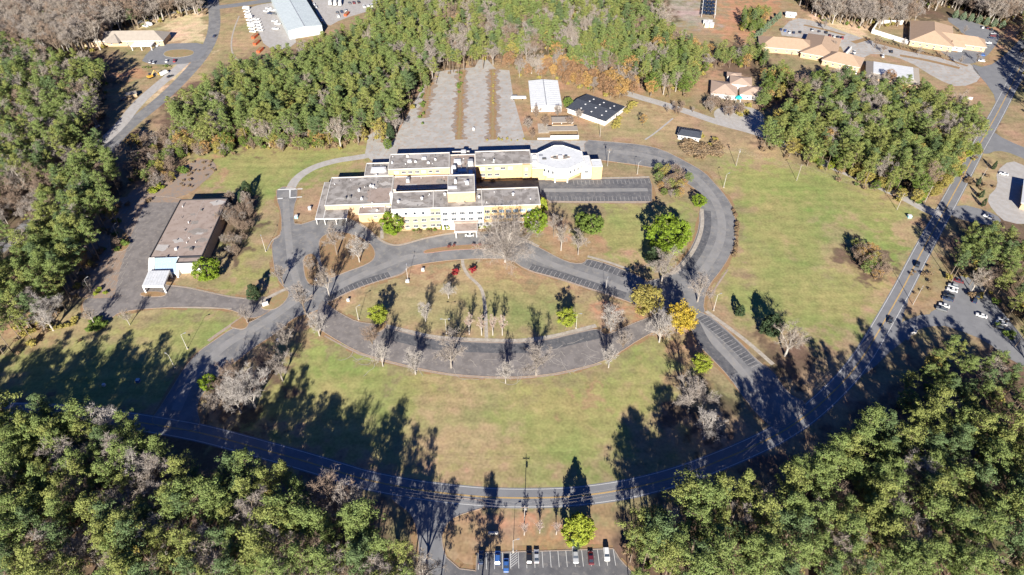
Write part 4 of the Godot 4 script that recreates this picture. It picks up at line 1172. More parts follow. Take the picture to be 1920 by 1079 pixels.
func place_trees() -> void:
	var by := {}
	for t in planted:
		var s := seen_at(t.pos + Vector3(0, t.h * 0.7, 0))
		if s.x < (-320 if s.y > 600 else -70) or s.x > 1990 or s.y < -70 or s.y > 1190:
			continue
		var inside: bool = s.x > 0 and s.x < 1920 and s.y > -10 and s.y < 1085
		t.size = t.h / s.z * (1.0 if inside else 0.05)
		if t.label == "":
			t.label = t.what + " " + t.where
			t.group = t.label.replace("tall pine with a lumpy green crown", "pines").replace("leafless tree with grey branches", "leafless trees").replace("tree with thin leaves", "thin-leaved trees")
			t.wild = true
		var nm: String = "bush" if t.kind.begins_with("bush") else CALLED.get(t.kind, "leafy_tree")
		if not by.has(nm): by[nm] = []
		by[nm].append(t)
	var rest := {}
	for nm in by:
		var l: Array = by[nm]
		l.sort_custom(func(a, b): return (a.size + (10.0 if not a.has("wild") else 0.0)) > (b.size + (10.0 if not b.has("wild") else 0.0)))
		for i in l.size():
			if i < 300:
				stand_tree(l[i])
			else:
				var key: String = nm + "|" + l[i].kind + "|" + str(l[i].variant)
				if not rest.has(key): rest[key] = []
				rest[key].append(l[i])
	# the remaining far trees, woods that read as one mass
	var masses := {}
	for key in rest:
		var bits: PackedStringArray = key.split("|")
		var mm := MultiMesh.new()
		mm.transform_format = MultiMesh.TRANSFORM_3D
		mm.mesh = kinds[bits[1]][int(bits[2])].both
		mm.instance_count = rest[key].size()
		for i in rest[key].size():
			var t: Dictionary = rest[key][i]
			var k: float = t.h / built_height(t.kind)
			mm.set_instance_transform(i, Transform3D(Basis(Vector3.UP, t.turn).scaled(Vector3(k * t.wide, k, k * t.wide)), t.pos))
		if not masses.has(bits[0]):
			var what: Array = {"pine_tree": ["pine_forest", "mass of distant pines in the woods behind the hospital", "forest"], "bare_tree": ["leafless_forest", "mass of distant leafless grey trees along the far woods", "forest"], "leafy_tree": ["mixed_forest", "mass of distant thin-leaved trees along the wood edges", "forest"], "bush": ["shrubbery", "mass of small bushes spread over the far verges", "shrubbery"]}.get(bits[0], ["undergrowth", "mass of leafless shrubs in the far thickets", "undergrowth"])
			var o := thing(what[0], what[1], what[2])
			tag(o, "", "", "", "stuff")
			masses[bits[0]] = o
		var mi := MultiMeshInstance3D.new()
		mi.name = "foliage"
		mi.multimesh = mm
		masses[bits[0]].add_child(mi, true)
		tag(mi, "", "", "", "stuff")
	# forest undergrowth
	var mm2 := []
	rng.seed = 5
	for kind in ["bush_shrub_brown", "bush_olive_gold", "bush_shrub_green"]:
		mm2.append([kind, []])
	for t in planted:
		if t.has("wild") and rng.randf() < 0.75:
			var k := rng.randi() % 3
			if k == 2 and rng.randf() < 0.5: k = 0
			mm2[k][1].append(Transform3D(Basis(Vector3.UP, rng.randf() * TAU).scaled(Vector3.ONE * rng.randf_range(.7, 1.7)), t.pos + Vector3(rng.randf_range(-3.5, 3.5), 0, rng.randf_range(-3.5, 3.5))))
	var u := thing("undergrowth", "low brown and green undergrowth on the woodland floor", "undergrowth")
	tag(u, "", "", "", "stuff")
	for r in mm2:
		var mm := MultiMesh.new()
		mm.transform_format = MultiMesh.TRANSFORM_3D
		mm.mesh = kinds[r[0]][0].both
		mm.instance_count = r[1].size()
		for i in r[1].size():
			mm.set_instance_transform(i, r[1][i])
		var mi := MultiMeshInstance3D.new()
		mi.name = "foliage"
		mi.multimesh = mm
		u.add_child(mi, true)
		tag(mi, "", "", "", "stuff")

# ------------------------------------------------------------------ buildings
# local frame of a building: x along the front, y up, -z away from the viewer; «depth» below is -z
func put_wing(parent: Node3D, called: String, x0: float, x1: float, d0: float, d1: float, y0: float, h: float, wall: Material, roof: Material, coping: Material, lip := 0.45) -> MeshInstance3D:
	var w := box_part(called, Vector3(x0, y0, -d1), Vector3(x1, h, -d0), wall, parent)
	box_part("roof", Vector3(x0 + .3, h, -d1 + .3), Vector3(x1 - .3, h + .08, -d0 - .3), roof, w)
	var roofer := RandomNumberGenerator.new()
	roofer.seed = int(absf(x0) * 37 + d0 * 11 + h)
	var big := (x1 - x0) * (d1 - d0)
	if big > 60 and roof != M.white_roof:
		for k in int(big / 130.0) + 1:
			var c := Vector2(roofer.randf_range(x0 + 2.5, x1 - 2.5), -roofer.randf_range(d0 + 2.5, d1 - 2.5))
			var blob := PackedVector2Array()
			var rx := roofer.randf_range(1.2, 4.5)
			var rz := roofer.randf_range(.8, 2.4)
			for i in 16:
				var wv := 1.0 + .25 * sin(i * 1.7 + k) + .2 * roofer.randf()
				blob.push_back(Vector2(clampf(c.x + cos(TAU * i / 16) * rx * wv, x0 + .6, x1 - .6), clampf(c.y + sin(TAU * i / 16) * rz * wv, -d1 + .6, -d0 - .6)))
			if Geometry2D.triangulate_polygon(blob).size():
				var bs := Shape.new()
				bs.flat(blob, h + .084 + k * .003)
				part("ponding_stain", bs.into(), M.roof_stain if k % 3 else M.roof_patch, w)
		for k in int(big / 90.0) + 1:
			pipe(w, "roof_vent", Vector3(roofer.randf_range(x0 + 1.2, x1 - 1.2), h + .08, -roofer.randf_range(d0 + 1.2, d1 - 1.2)), roofer.randf_range(.1, .26), roofer.randf_range(.4, 1.1), M.vent if k % 2 else M.vent_dark)
		var n := int((x1 - x0) / 9.0)
		for k in range(1, n):
			var sx := lerpf(x0, x1, float(k) / n)
			box_part("membrane_seam", Vector3(sx - .06, h + .06, -d1 + .4), Vector3(sx + .06, h + .12, -d0 - .4), M.roof_patch, w)
	if lip > 0.0:
		var s := Shape.new()
		s.box(Vector3(x0 - .06, h, -d0 - .36), Vector3(x1 + .06, h + lip, -d0 + .06))
		s.box(Vector3(x0 - .06, h, -d1 - .06), Vector3(x1 + .06, h + lip, -d1 + .36))
		s.box(Vector3(x0 - .055, h + .002, -d1 + .36), Vector3(x0 + .36, h + lip - .004, -d0 - .36))
		s.box(Vector3(x1 - .36, h + .002, -d1 + .36), Vector3(x1 + .055, h + lip - .004, -d0 - .36))
		part("parapet", s.into(), coping, w)
	return w

func window_mesh(w: float, h: float, panes: int, glass: Material, frame: Material) -> ArrayMesh:
	var key := "%s %s %s %s" % [w, h, panes, glass.get_instance_id()]
	if not window_meshes.has(key):
		var f := Shape.new()
		var t := 0.13
		f.box(Vector3(-w / 2, -h / 2, -.05), Vector3(w / 2, -h / 2 + t, .09))
		f.box(Vector3(-w / 2, h / 2 - t, -.05), Vector3(w / 2, h / 2, .09))
		for k in panes + 1:
			var x := -w / 2 + t / 2 + (w - t) * k / panes
			f.box(Vector3(x - t / 2, -h / 2 + t, -.05), Vector3(x + t / 2, h / 2 - t, .085))
		f.box(Vector3(-w / 2 - .1, -h / 2 - .16, -.05), Vector3(w / 2 + .1, -h / 2 - .002, .16))
		var m := f.into(null, frame)
		var g := Shape.new()
		g.quad(Vector3(-w / 2 + t, -h / 2 + t, .03), Vector3(w / 2 - t, -h / 2 + t, .03), Vector3(w / 2 - t, h / 2 - t, .03), Vector3(-w / 2 + t, h / 2 - t, .03), Vector3.BACK)
		g.into(m, glass)
		window_meshes[key] = m
	return window_meshes[key]

func windows(parent: Node3D, xs: Array, y: float, depth: float, w: float, h: float, panes := 3, glass: Material = null, frame: Material = null, turn := 0.0) -> void:
	for x in xs:
		var o := part("window", window_mesh(w, h, panes, glass if glass else M.glass, frame if frame else M.frame), null, parent)
		o.position = Vector3(x, y, -depth)
		o.rotation.y = turn

func vent(parent: Node3D, called: String, where: Vector3, size: Vector3, mat: Material) -> void:
	# a roof unit: curb, cabinet with chamfered top and a cowl
	var s := Shape.new()
	var a := size / 2
	s.box(where + Vector3(-a.x * 1.1, -.05, -a.z * 1.1), where + Vector3(a.x * 1.1, .2, a.z * 1.1))
	s.box(where + Vector3(-a.x, .2, -a.z), where + Vector3(a.x, size.y * .85, a.z))
	s.box(where + Vector3(-a.x * .8, size.y * .85, -a.z * .8), where + Vector3(a.x * .8, size.y, a.z * .8))
	part(called, s.into(), mat, parent)

func pipe(parent: Node3D, called: String, where: Vector3, r: float, h: float, mat: Material) -> void:
	var s := Shape.new()
	s.tube(where - Vector3(0, .05, 0), where + Vector3(0, h * .75, 0), r, r * .9, 8)
	s.tube(where + Vector3(0, h * .75, 0), where + Vector3(0, h, 0), r * 1.5, r * 1.1, 8, true)
	part(called, s.into(), mat, parent)

func local(o: Node3D, px: float, py: float, h: float) -> Vector3:
	return o.transform.affine_inverse() * at(px, py, h)

func build_hospital() -> void:
	var o := thing("hospital_building", "sprawling flat-roofed yellow brick hospital with a white central front", "building", Vector3(-62.4, 0, -287.3), deg_to_rad(3.4))
	var fr := put_wing(o, "entrance_wing", 0, 77.4, 0, 16, -.2, 13.5, M.brick, M.roof, M.coping)
	# white centre bay, a little proud and of the same height
	box_part("white_bay", Vector3(25.6, -.2, -.02), Vector3(47.6, 13.9, .75), M.white, o)
	box_part("white_band", Vector3(.2, 9.0, .003), Vector3(20, 13.3, .12), M.white, fr)
	box_part("tan_band", Vector3(.2, -.1, .003), Vector3(19.8, 8.9, .06), M.tan_brick, fr)
	box_part("plinth_band", Vector3(47.62, -.1, .003), Vector3(77.2, 3.2, .1), M.white, fr)
	var cx := [27.6, 32.1, 36.6, 41.1, 45.6]
	for y in [10.4, 6.7]: windows(fr, cx, y, -.76, 2.7, 1.8)
	windows(fr, [27.6, 45.6], 2.7, -.76, 2.7, 1.8)
	var rx := [49.6, 53.3, 57.0, 60.7, 64.4, 68.1, 71.8, 75.4]
	windows(fr, rx.slice(0, 2), 10.4, 0, 2.7, 1.8); windows(fr, rx.slice(2), 10.4, 0, 2.7, 1.8, 3, M.pale_glass)
	windows(fr, rx, 6.7, 0, 2.7, 1.8)
	windows(fr, [49.6, 53.3, 57.0], 2.6, -.11, 1.6, 1.9, 1)
	windows(fr, [23.9, 20.9], 10.4, 0, 2.4, 1.8); windows(fr, [23.9, 20.9], 6.7, 0, 2.4, 1.8); windows(fr, [23.9, 20.9], 2.7, 0, 2.4, 1.8)
	for x in [16.3, 11.9, 7.4, 2.8]:
		windows(fr, [x], 10.9, -.13, 1.5, 1.7, 1); windows(fr, [x], 6.4, -.07, 2.4, 1.7); windows(fr, [x], 2.6, -.07, 2.4, 1.7)
	# end wall windows and the roof seams and vents of the front wing
	windows(fr, [77.41], 10.4, 5, 1.6, 1.8, 2, null, null, PI / 2); windows(fr, [77.41], 6.7, 5, 1.6, 1.8, 2, null, null, PI / 2)
	for x in [21.5, 46.8]: box_part("roof_seam", Vector3(x, 13.58, -15.6), Vector3(x + .45, 14.0, -.4), M.coping, fr)
	for p in [[747, 380], [791, 374], [834, 366], [898, 371], [962, 366]]:
		pipe(fr, "roof_vent", local(o, p[0], p[1], 13.6), .55, 1.4, M.vent)
	# portico
	var pt := box_part("portico", Vector3(32.2, 3.6, .76), Vector3(44.2, 4.5, 8.6), M.white, o)
	box_part("roof", Vector3(32.5, 4.5, 1.0), Vector3(43.9, 4.56, 8.3), M.roof_brown, pt)
	box_part("fascia", Vector3(31.6, 4.56, .77), Vector3(44.8, 5.6, 2.0), M.roof_brown, pt)
	for x in [32.7, 43.3]:
		for z in [2.0, 8.0]:
			box_part("column", Vector3(x, -.1, z - .25), Vector3(x + .5, 3.59, z + .25), M.white, pt)
	box_part("entrance_door", Vector3(36.4, 0, .76), Vector3(40.2, 2.7, .82), M.glass, pt)
	# tower over the centre
	var tw := put_wing(o, "tower", 29.4, 43.6, 4.9, 21.5, 13.0, 19.2, M.brick, M.roof, M.coping, .5)
	vent(tw, "roof_unit", local(o, 876, 345, 19.3), Vector3(1.6, 1.8, 1.6), M.vent)
	vent(tw, "roof_unit", local(o, 854, 343, 19.3), Vector3(1.2, 2.2, 1.2), M.vent)
	vent(tw, "roof_unit", local(o, 848, 352, 19.3), Vector3(4.5, .5, 2.2), M.vent)
	# link behind the tower with the plant deck
	var lk := put_wing(o, "link_block", 29.6, 44.2, 21.6, 60.4, -.2, 8.2, M.brick, M.roof_brown, M.coping)
	for b in [[36.2, 24.5, 8.0, 2.6, 4.2], [33.4, 33, 3.6, 4.6, 3.6], [38.8, 31.5, 4.0, 2.2, 3.0], [41.4, 38, 2.2, 1.9, 7.0], [32, 42, 2.6, 4.2, 2.4], [36.5, 42, 4.6, 1.4, 3.2], [41.5, 49, 3.2, 3.4, 3.2], [34, 52, 4.0, 1.6, 4.0]]:
		vent(lk, "plant_unit", Vector3(b[0], 8.25, -b[1]), Vector3(b[2], b[3], b[4]), M.vent if int(b[1]) % 2 == 0 else M.steel)
	for k in 3:
		var s := Shape.new()
		s.tube(Vector3(33 + k * 3.2, 9.2, -28), Vector3(33 + k * 3.2, 9.4, -47), .22, .22, 6)
		part("duct", s.into(), M.steel, lk)
	# rear wings
	var rl := put_wing(o, "two_storey_wing", -5.2, 29.5, 44.6, 61.0, -.2, 9.5, M.brick, M.roof, M.coping)
	var wl := []
	for p in [743, 757, 769, 782, 794, 807, 820]: wl.append(local(o, p, 322, 7.6).x)
	for i in wl.size(): windows(rl, [wl[i]], 7.6, 44.6, 2.4, 1.6, 3, M.board if i in [0, 4] else M.glass)
	for p in [[764, 294, 1.4], [768, 303, 2.2], [779, 304, 1.2], [795, 298, 2.4], [803, 306, 1.4], [735, 306, 1.0], [816, 300, 1.2]]:
		vent(rl, "roof_unit", local(o, p[0], p[1], 9.6), Vector3(p[2], 1.0, p[2] * .8), M.vent)
	var an := put_wing(o, "annex", -19.0, -5.3, 43.6, 57.0, -.2, 6.4, M.brick, M.roof, M.coping)
	vent(an, "roof_unit", local(o, 710, 320, 6.6), Vector3(8.2, 1.7, 3.2), M.vent)
	var rr := put_wing(o, "two_storey_wing", 44.3, 76.6, 46.0, 61.2, -.2, 9.5, M.brick, M.roof, M.coping)
	var wr := []
	for p in [905, 918, 932, 943, 957]: wr.append(local(o, p, 316, 7.4).x)
	for i in 5: windows(rr, [wr[i]], 7.3, 46.0, 2.6, 1.6, 3, M.board if i in [0, 2, 4] else M.glass)
	windows(rr, [wr[0], wr[1], wr[2]], 3.2, 46.0, 2.6, 1.6)
	pipe(rr, "roof_vent", local(o, 926, 305, 9.6), .3, 2.2, M.vent)
	var st := box_part("stair_bay", Vector3(71.2, -.2, -46.0), Vector3(75.6, 9.9, -44.6), M.brick, o)
	windows(st, [73.4], 7.0, 44.59, 1.6, 1.8, 2, M.board); windows(st, [73.4], 3.4, 44.59, 1.8, 1.6, 3)
	# lower block east of it, towards the chapel
	var lb := put_wing(o, "chapel_link", 76.7, 84.4, 43.9, 60.0, -.2, 7.6, M.brick, M.white_roof, M.coping)
	for b in [[78.6, 50, 2.4, 1.6, 3.0], [81.6, 48, 2.0, 1.8, 2.0], [82.6, 55, 3.0, 2.0, 2.6], [79.0, 56, 2.4, 1.4, 2.0]]:
		vent(lb, "plant_unit", Vector3(b[0], 7.7, -b[1]), Vector3(b[2], b[3], b[4]), M.vent if int(b[1]) % 2 == 0 else M.steel)
	# the octagonal white chapel on posts
	var oc := PackedVector2Array()
	for p in [[345, 345], [570, 240], [685, 240], [945, 325], [978, 452], [760, 552], [590, 552], [350, 484]]:
		var q := local(o, 960 + p[0] / 7.2, 240 + p[1] / 7.2, 9.6)
		oc.push_back(Vector2(q.x, q.z))
	var c := Shape.new()
	c.prism(oc, 3.2, 9.6)
	c.flat(oc, 3.2)
	var ch := part("chapel", c.into(), M.white, o)
	var inner: PackedVector2Array = Geometry2D.offset_polygon(oc, -.45)[0]
	var rf := Shape.new()
	rf.prism(inner, 9.6, 9.68)
	part("roof", rf.into(), M.white_roof, ch)
	var cm := Vector2.ZERO
	for q in oc: cm += q / 8.0
	var low := PackedVector2Array()
	for q in oc: low.push_back(cm + (q - cm) * .86)
	var lo := Shape.new()
	lo.prism(low, -.2, 3.19, false)
	part("base_wall", lo.into(), M.brick, ch)
	# coping ring
	var cp := Shape.new()
	for i in 8:
		var a := oc[i]
		var b := oc[(i + 1) % 8]
		var e := inner[i % inner.size()]
		cp.tube(Vector3(a.x, 9.75, a.y), Vector3(b.x, 9.75, b.y), .2, .2, 5)
	part("parapet", cp.into(), M.white, ch)
	# oval roof well with its units
	var well := PackedVector2Array()
	var wc := local(o, 960 + 655 / 7.2, 240 + 398 / 7.2, 9.7)
	for i in 24:
		well.push_back(Vector2(wc.x + cos(TAU * i / 24) * 6.0, wc.z + sin(TAU * i / 24) * 2.6))
	var ws := Shape.new()
	ws.flat(well, 9.70)
	part("roof_well", ws.into(), M.roof_brown, ch)
	var ring := Shape.new()
	for i in 24:
		var a := well[i]
		var b := well[(i + 1) % 24]
		ring.tube(Vector3(a.x, 9.8, a.y), Vector3(b.x, 9.8, b.y), .16, .16, 4)
	part("well_kerb", ring.into(), M.white, ch)
	vent(ch, "roof_unit", wc + Vector3(0, 0, 0), Vector3(2.6, 1.1, 1.8), M.vent)
	vent(ch, "roof_unit", wc + Vector3(-3.3, 0, .2), Vector3(1.6, .9, 1.2), M.vent_dark)
	vent(ch, "roof_unit", wc + Vector3(3.2, 0, .1), Vector3(1.8, 1.2, 1.3), M.vent_dark)
	vent(ch, "roof_hatch", local(o, 960 + 437 / 7.2, 240 + 418 / 7.2, 9.7), Vector3(2.2, .5, 1.6), M.vent_dark)
	# round-headed windows on the slanting fronts
	for f in [[6, 7], [4, 5]]:
		var a := oc[f[0]]
		var b := oc[f[1]]
		var out := Vector2(b.y - a.y, a.x - b.x).normalized()
		if out.dot((a + b) * .5 - cm) < 0: out = -out
		for k in 4:
			var q := a.lerp(b, .14 + k * .24) + out * .02
			var w := part("window", window_mesh(1.2, 2.0, 1, M.glass, M.frame), null, ch)
			w.position = Vector3(q.x, 6.6, q.y)
			w.rotation.y = atan2(out.x, out.y)
	for k in [5, 6]:
		box_part("post", Vector3(oc[k].x - .35, -.1, oc[k].y - .9), Vector3(oc[k].x + .35, 3.19, oc[k].y - .2), M.white, ch)
	# step-downs on the chapel's east side
	var e1 := put_wing(o, "stepped_block", oc[4].x - 1.5, oc[4].x + 4.2, -oc[4].y - 3.0, -oc[4].y + 9.0, -.2, 7.6, M.white, M.white_roof, M.white, .3)
	windows(e1, [oc[4].x + 1.2], 4.4, -oc[4].y - 3.0, 2.4, 1.4)
	put_wing(o, "brick_block", oc[4].x + 4.25, oc[4].x + 10.0, -oc[4].y - 4.4, -oc[4].y + 3.0, -.2, 8.6, M.brick, M.white_roof, M.white, .3)
	# low bar between the link and the chapel, with the dark ribbon window
	var rb := put_wing(o, "ribbon_window_block", 84.5, 95.0, 43.2, 50.0, -.2, 5.0, M.brick, M.roof, M.coping)
	windows(rb, [86.4, 88.2, 90.0], 2.6, 43.2, 1.4, 1.1, 1)
	# the large single-storey block to the west, with its extension along the courtyard
	var lw := put_wing(o, "low_block", -37.2, -2.2, 15.4, 42.6, -.2, 6.6, M.tan_brick, M.roof, M.coping)
	put_wing(o, "low_extension", -2.15, 29.3, 29.0, 42.4, -.2, 6.0, M.tan_brick, M.roof_brown, M.coping)
	for p in [[648, 373], [657, 371], [678, 374], [695, 350], [700, 351], [673, 358], [706, 331]]:
		vent(lw, "roof_unit", local(o, p[0], p[1], 6.7), Vector3(1.0, 1.3, 1.0), M.vent_dark if p[0] < 660 else M.vent)
	var stain := PackedVector2Array()
	var sc := local(o, 712, 366, 6.68)
	for i in 28:
		var k := 1.0 + .12 * sin(i * 1.9) + .1 * sin(i * .8 + 1.0)
		stain.push_back(Vector2(minf(sc.x + cos(TAU * i / 28) * 8.0 * k, -2.7), sc.z + sin(TAU * i / 28) * 7.5 * k))
	var stn := Shape.new()
	stn.flat(stain, 6.684)
	part("roof_stain", stn.into(), M.roof_brown, lw)
	vent(lw, "roof_unit", local(o, 765, 340, 6.2), Vector3(2.0, 2.2, 3.0), M.steel)
	var sm := put_wing(o, "small_block", -18.8, -5.0, 8.4, 15.3, -.2, 5.2, M.brick, M.roof_brown, M.coping)
	windows(sm, [-10.0], 3.4, 8.4, 2.0, 1.2)
	vent(sm, "roof_unit", local(o, 681, 388, 5.3), Vector3(1.2, .8, 1.0), M.vent)
	vent(sm, "roof_unit", local(o, 707, 395, 5.3), Vector3(1.0, .8, 1.0), M.vent)
	put_wing(o, "connector", -4.9, -.05, 9.6, 15.3, -.2, 4.6, M.brick, M.roof, M.coping)
	box_part("chimney", Vector3(-1.6, -.2, -15.2), Vector3(-.1, 14.6, -13.4), M.white, o)
	# awnings on slim posts round the west end
	var aw := box_part("awning", Vector3(-41.6, 3.8, -42.0), Vector3(-37.4, 4.3, -7.2), M.white, o)
	box_part("roof", Vector3(-41.3, 4.3, -41.7), Vector3(-37.5, 4.36, -7.5), M.roof, aw)
	for z in [-41.0, -32.0, -23.0, -14.0, -8.2]: box_part("post", Vector3(-41.4, -.1, z), Vector3(-41.1, 3.79, z + .3), M.white, aw)
	var a2 := box_part("awning", Vector3(-37.38, 3.7, -15.3), Vector3(-25.0, 4.2, -7.0), M.white, o)
	box_part("roof", Vector3(-37.1, 4.2, -15.0), Vector3(-25.3, 4.26, -7.3), M.roof, a2)
	for x in [-37.0, -31.0, -25.5]: box_part("post", Vector3(x, -.1, -7.5), Vector3(x + .3, 3.69, -7.2), M.white, a2)
	# loading dock at the back
	var dk := put_wing(o, "loading_dock", 8.0, 41.0, 63.5, 69.5, -.2, 5.0, M.tan_brick, M.roof_brown, M.coping)
	vent(dk, "plant_unit", Vector3(37.5, 5.1, -66.5), Vector3(3.0, 2.2, 3.4), M.vent)

func build_west_building() -> void:
	var o := thing("gravel_roofed_building", "low building with brown gravel roof, sloping glass front and white canopy", "building", Vector3(-177.3, 0, -256.4), deg_to_rad(3.0))
	var b := put_wing(o, "gravel_roof_block", 0, 25.5, 0, 49.5, -.2, 6.5, M.tan_brick, M.roof_brown, M.dark_coping, .55)
	put_wing(o, "white_block", 14.2, 25.6, -4.2, -.05, -.2, 6.4, M.white, M.roof_brown, M.dark_coping, .4)
	for p in [[330, 468, 1.2], [359, 468, 1.6], [378, 395, .9], [313, 483, .9]]:
		vent(b, "roof_unit", local(o, p[0], p[1], 6.6), Vector3(p[2], .9, p[2]), M.vent if p[0] == 330 else M.vent_dark)
	# sloping glass roof in panes between white fin walls
	var pane := Shape.new()
	pane.quad(Vector3(0, 0, 0), Vector3(1.42, 0, 0), Vector3(1.42, -1.28, 1.52), Vector3(0, -1.28, 1.52), Vector3.UP)
	var pm := pane.into()
	var gl := box_part("atrium", Vector3(2.6, -.1, 5.6), Vector3(13.6, 2.2, 5.9), M.frame, o)
	for i in 7:
		for j in 4:
			part("glass_pane", pm, M.blue_glass, gl, Vector3(3.05 + i * 1.5, 6.9 - j * 1.33, .1 + j * 1.58))
	var bars := Shape.new()
	for i in 8: bars.tube(Vector3(3.0 + i * 1.5, 6.85, .05), Vector3(3.0 + i * 1.5, 1.62, 6.3), .06, .06, 4)
	for j in 5: bars.tube(Vector3(3.0, 6.87 - j * 1.33, .05 + j * 1.58), Vector3(13.5, 6.87 - j * 1.33, .05 + j * 1.58), .05, .05, 4)
	part("glazing_bar", bars.into(), M.frame, gl)
	windows(gl, [9.0, 11.6], 1.3, -5.92, 2.2, 1.6, 3)
	for x in [[0, 2.8], [13.7, 14.5]]:
		var f := Shape.new()
		for side in [x[0], x[1]]:
			f.quad(Vector3(side, -.1, 0), Vector3(side, 7.1, 0), Vector3(side, 1.2, 7.4), Vector3(side, -.1, 7.4), Vector3.RIGHT if side == x[1] else Vector3.LEFT)
		f.quad(Vector3(x[0], 7.1, 0), Vector3(x[1], 7.1, 0), Vector3(x[1], 1.2, 7.4), Vector3(x[0], 1.2, 7.4), Vector3.UP)
		f.quad(Vector3(x[0], -.1, 7.4), Vector3(x[1], -.1, 7.4), Vector3(x[1], 1.2, 7.4), Vector3(x[0], 1.2, 7.4), Vector3.BACK)
		part("fin_wall", f.into(), M.white, o)
	# drive-through canopy
	var pg := PackedVector2Array()
	for p in [[278, 508], [318, 507], [306, 536.5], [265.5, 536.5]]:
		var q := local(o, p[0], p[1], 4.6)
		pg.push_back(Vector2(q.x, q.z))
	var s := Shape.new()
	s.prism(pg, 3.6, 4.6)
	s.flat(pg, 3.6)
	var cn := part("canopy", s.into(), M.white, o)
	var top: PackedVector2Array = Geometry2D.offset_polygon(pg, -.3)[0]
	var t := Shape.new()
	t.prism(top, 4.6, 4.66)
	part("roof", t.into(), M.white_roof, cn)
	var seams := Shape.new()
	for k in range(1, 8):
		var a := pg[0].lerp(pg[1], k / 8.0)
		var e := pg[3].lerp(pg[2], k / 8.0)
		seams.tube(Vector3(a.x, 4.68, a.y), Vector3(e.x, 4.68, e.y), .05, .05, 4)
	part("roof_seam", seams.into(), M.white_roof, cn)
	for q in pg:
		var m := q.lerp((pg[0] + pg[2]) * .5, .06)
		box_part("column", Vector3(m.x - .35, -.1, m.y - .35), Vector3(m.x + .35, 3.59, m.y + .35), M.white, cn)

# a simple house: walls, overhanging hip or gable roof, door, windows
func house(called: String, label: String, corner: Vector3, turn: float, w: float, d: float, h: float, rise: float, wall: Material, roof: Material, hip := 0.5, wins := 4, group := "") -> Node3D:
	var o := thing(called, label, "building", corner, deg_to_rad(turn), group)
	var wl := box_part("wall", Vector3(0, -.1, -d), Vector3(w, h, 0), wall, o)
	var e := 0.7
	var s := Shape.new()
	var a := Vector3(-e, h, e); var b := Vector3(w + e, h, e); var c := Vector3(w + e, h, -d - e); var f := Vector3(-e, h, -d - e)
	var r0: Vector3; var r1: Vector3
	if w >= d:
		var k := (d / 2 + e) * hip
		r0 = Vector3(-e + k, h + rise, -d / 2); r1 = Vector3(w + e - k, h + rise, -d / 2)
		s.quad(a, b, r1, r0, Vector3(0, 1, 1)); s.quad(c, f, r0, r1, Vector3(0, 1, -1))
		s.tri(b, c, r1, Vector3(rise, k, 0).normalized()); s.tri(f, a, r0, Vector3(-rise, k, 0).normalized())
	else:
		var k := (w / 2 + e) * hip
		r0 = Vector3(w / 2, h + rise, e - k); r1 = Vector3(w / 2, h + rise, -d - e + k)
		s.quad(b, c, r1, r0, Vector3(1, 1, 0)); s.quad(f, a, r0, r1, Vector3(-1, 1, 0))
		s.tri(a, b, r0, Vector3(0, k, rise).normalized()); s.tri(c, f, r1, Vector3(0, k, -rise).normalized())
	s.quad(a, b, c, f, Vector3.DOWN)
	var rf := part("roof", s.into(), roof, o)
	var fs := Shape.new()
	fs.box(Vector3(-e, h - .25, e - .02), Vector3(w + e, h - .003, e + .06)); fs.box(Vector3(-e, h - .25, -d - e - .06), Vector3(w + e, h - .003, -d - e + .02))
	fs.box(Vector3(-e - .06, h - .25, -d - e), Vector3(-e + .02, h - .004, e)); fs.box(Vector3(w + e - .02, h - .25, -d - e), Vector3(w + e + .06, h - .004, e))
	part("fascia", fs.into(), M.white, rf)
	var ridge := Shape.new()
	ridge.tube(r0, r1, .12, .12, 5)
	part("ridge_cap", ridge.into(), roof, rf)
	for i in wins:
		windows(wl, [w * (i + .5) / wins], h * .55, 0, 1.4, 1.4, 2)
	box_part("door", Vector3(w * .5 - .5 + w * .5 / maxf(wins, 1), 0, 0), Vector3(w * .5 + .5 + w * .5 / maxf(wins, 1), 2.1, .06), M.dark_frame, wl)
	return o

func shed(called: String, label: String, corner: Vector3, turn: float, w: float, d: float, h: float, rise: float, wall: Material, roof: Material, seams: int) -> Node3D:
	# a metal building with a low gable running away from the viewer and standing seams
	var o := thing(called, label, "building", corner, deg_to_rad(turn))
	var s := Shape.new()
	s.box(Vector3(0, -.1, -d), Vector3(w, h, 0))
	s.tri(Vector3(0, h, 0), Vector3(w, h, 0), Vector3(w / 2, h + rise, 0), Vector3.BACK)
	s.tri(Vector3(0, h, -d), Vector3(w, h, -d), Vector3(w / 2, h + rise, -d), Vector3.FORWARD)
	var wl := part("wall", s.into(), wall, o)
	var r := Shape.new()
	r.quad(Vector3(-.3, h + .02, .3), Vector3(w / 2, h + rise + .04, .3), Vector3(w / 2, h + rise + .04, -d - .3), Vector3(-.3, h + .02, -d - .3), Vector3.UP)
	r.quad(Vector3(w + .3, h + .02, .3), Vector3(w / 2, h + rise + .04, .3), Vector3(w / 2, h + rise + .04, -d - .3), Vector3(w + .3, h + .02, -d - .3), Vector3.UP)
	var rf := part("roof", r.into(), roof, o)
	var q := Shape.new()
	for i in seams:
		var z := .2 - (d + .4) * i / (seams - 1)
		q.tube(Vector3(-.3, h + .05, z), Vector3(w / 2, h + rise + .07, z), .04, .04, 3)
		q.tube(Vector3(w + .3, h + .05, z), Vector3(w / 2, h + rise + .07, z), .04, .04, 3)
	part("seam", q.into(), roof, rf)
	box_part("ridge_cap", Vector3(w / 2 - .3, h + rise + .03, -d - .3), Vector3(w / 2 + .3, h + rise + .14, .3), M.steel, rf)
	box_part("roller_door", Vector3(w * .3, 0, 0), Vector3(w * .7, h * .75, .05), M.frame, wl)
	return o

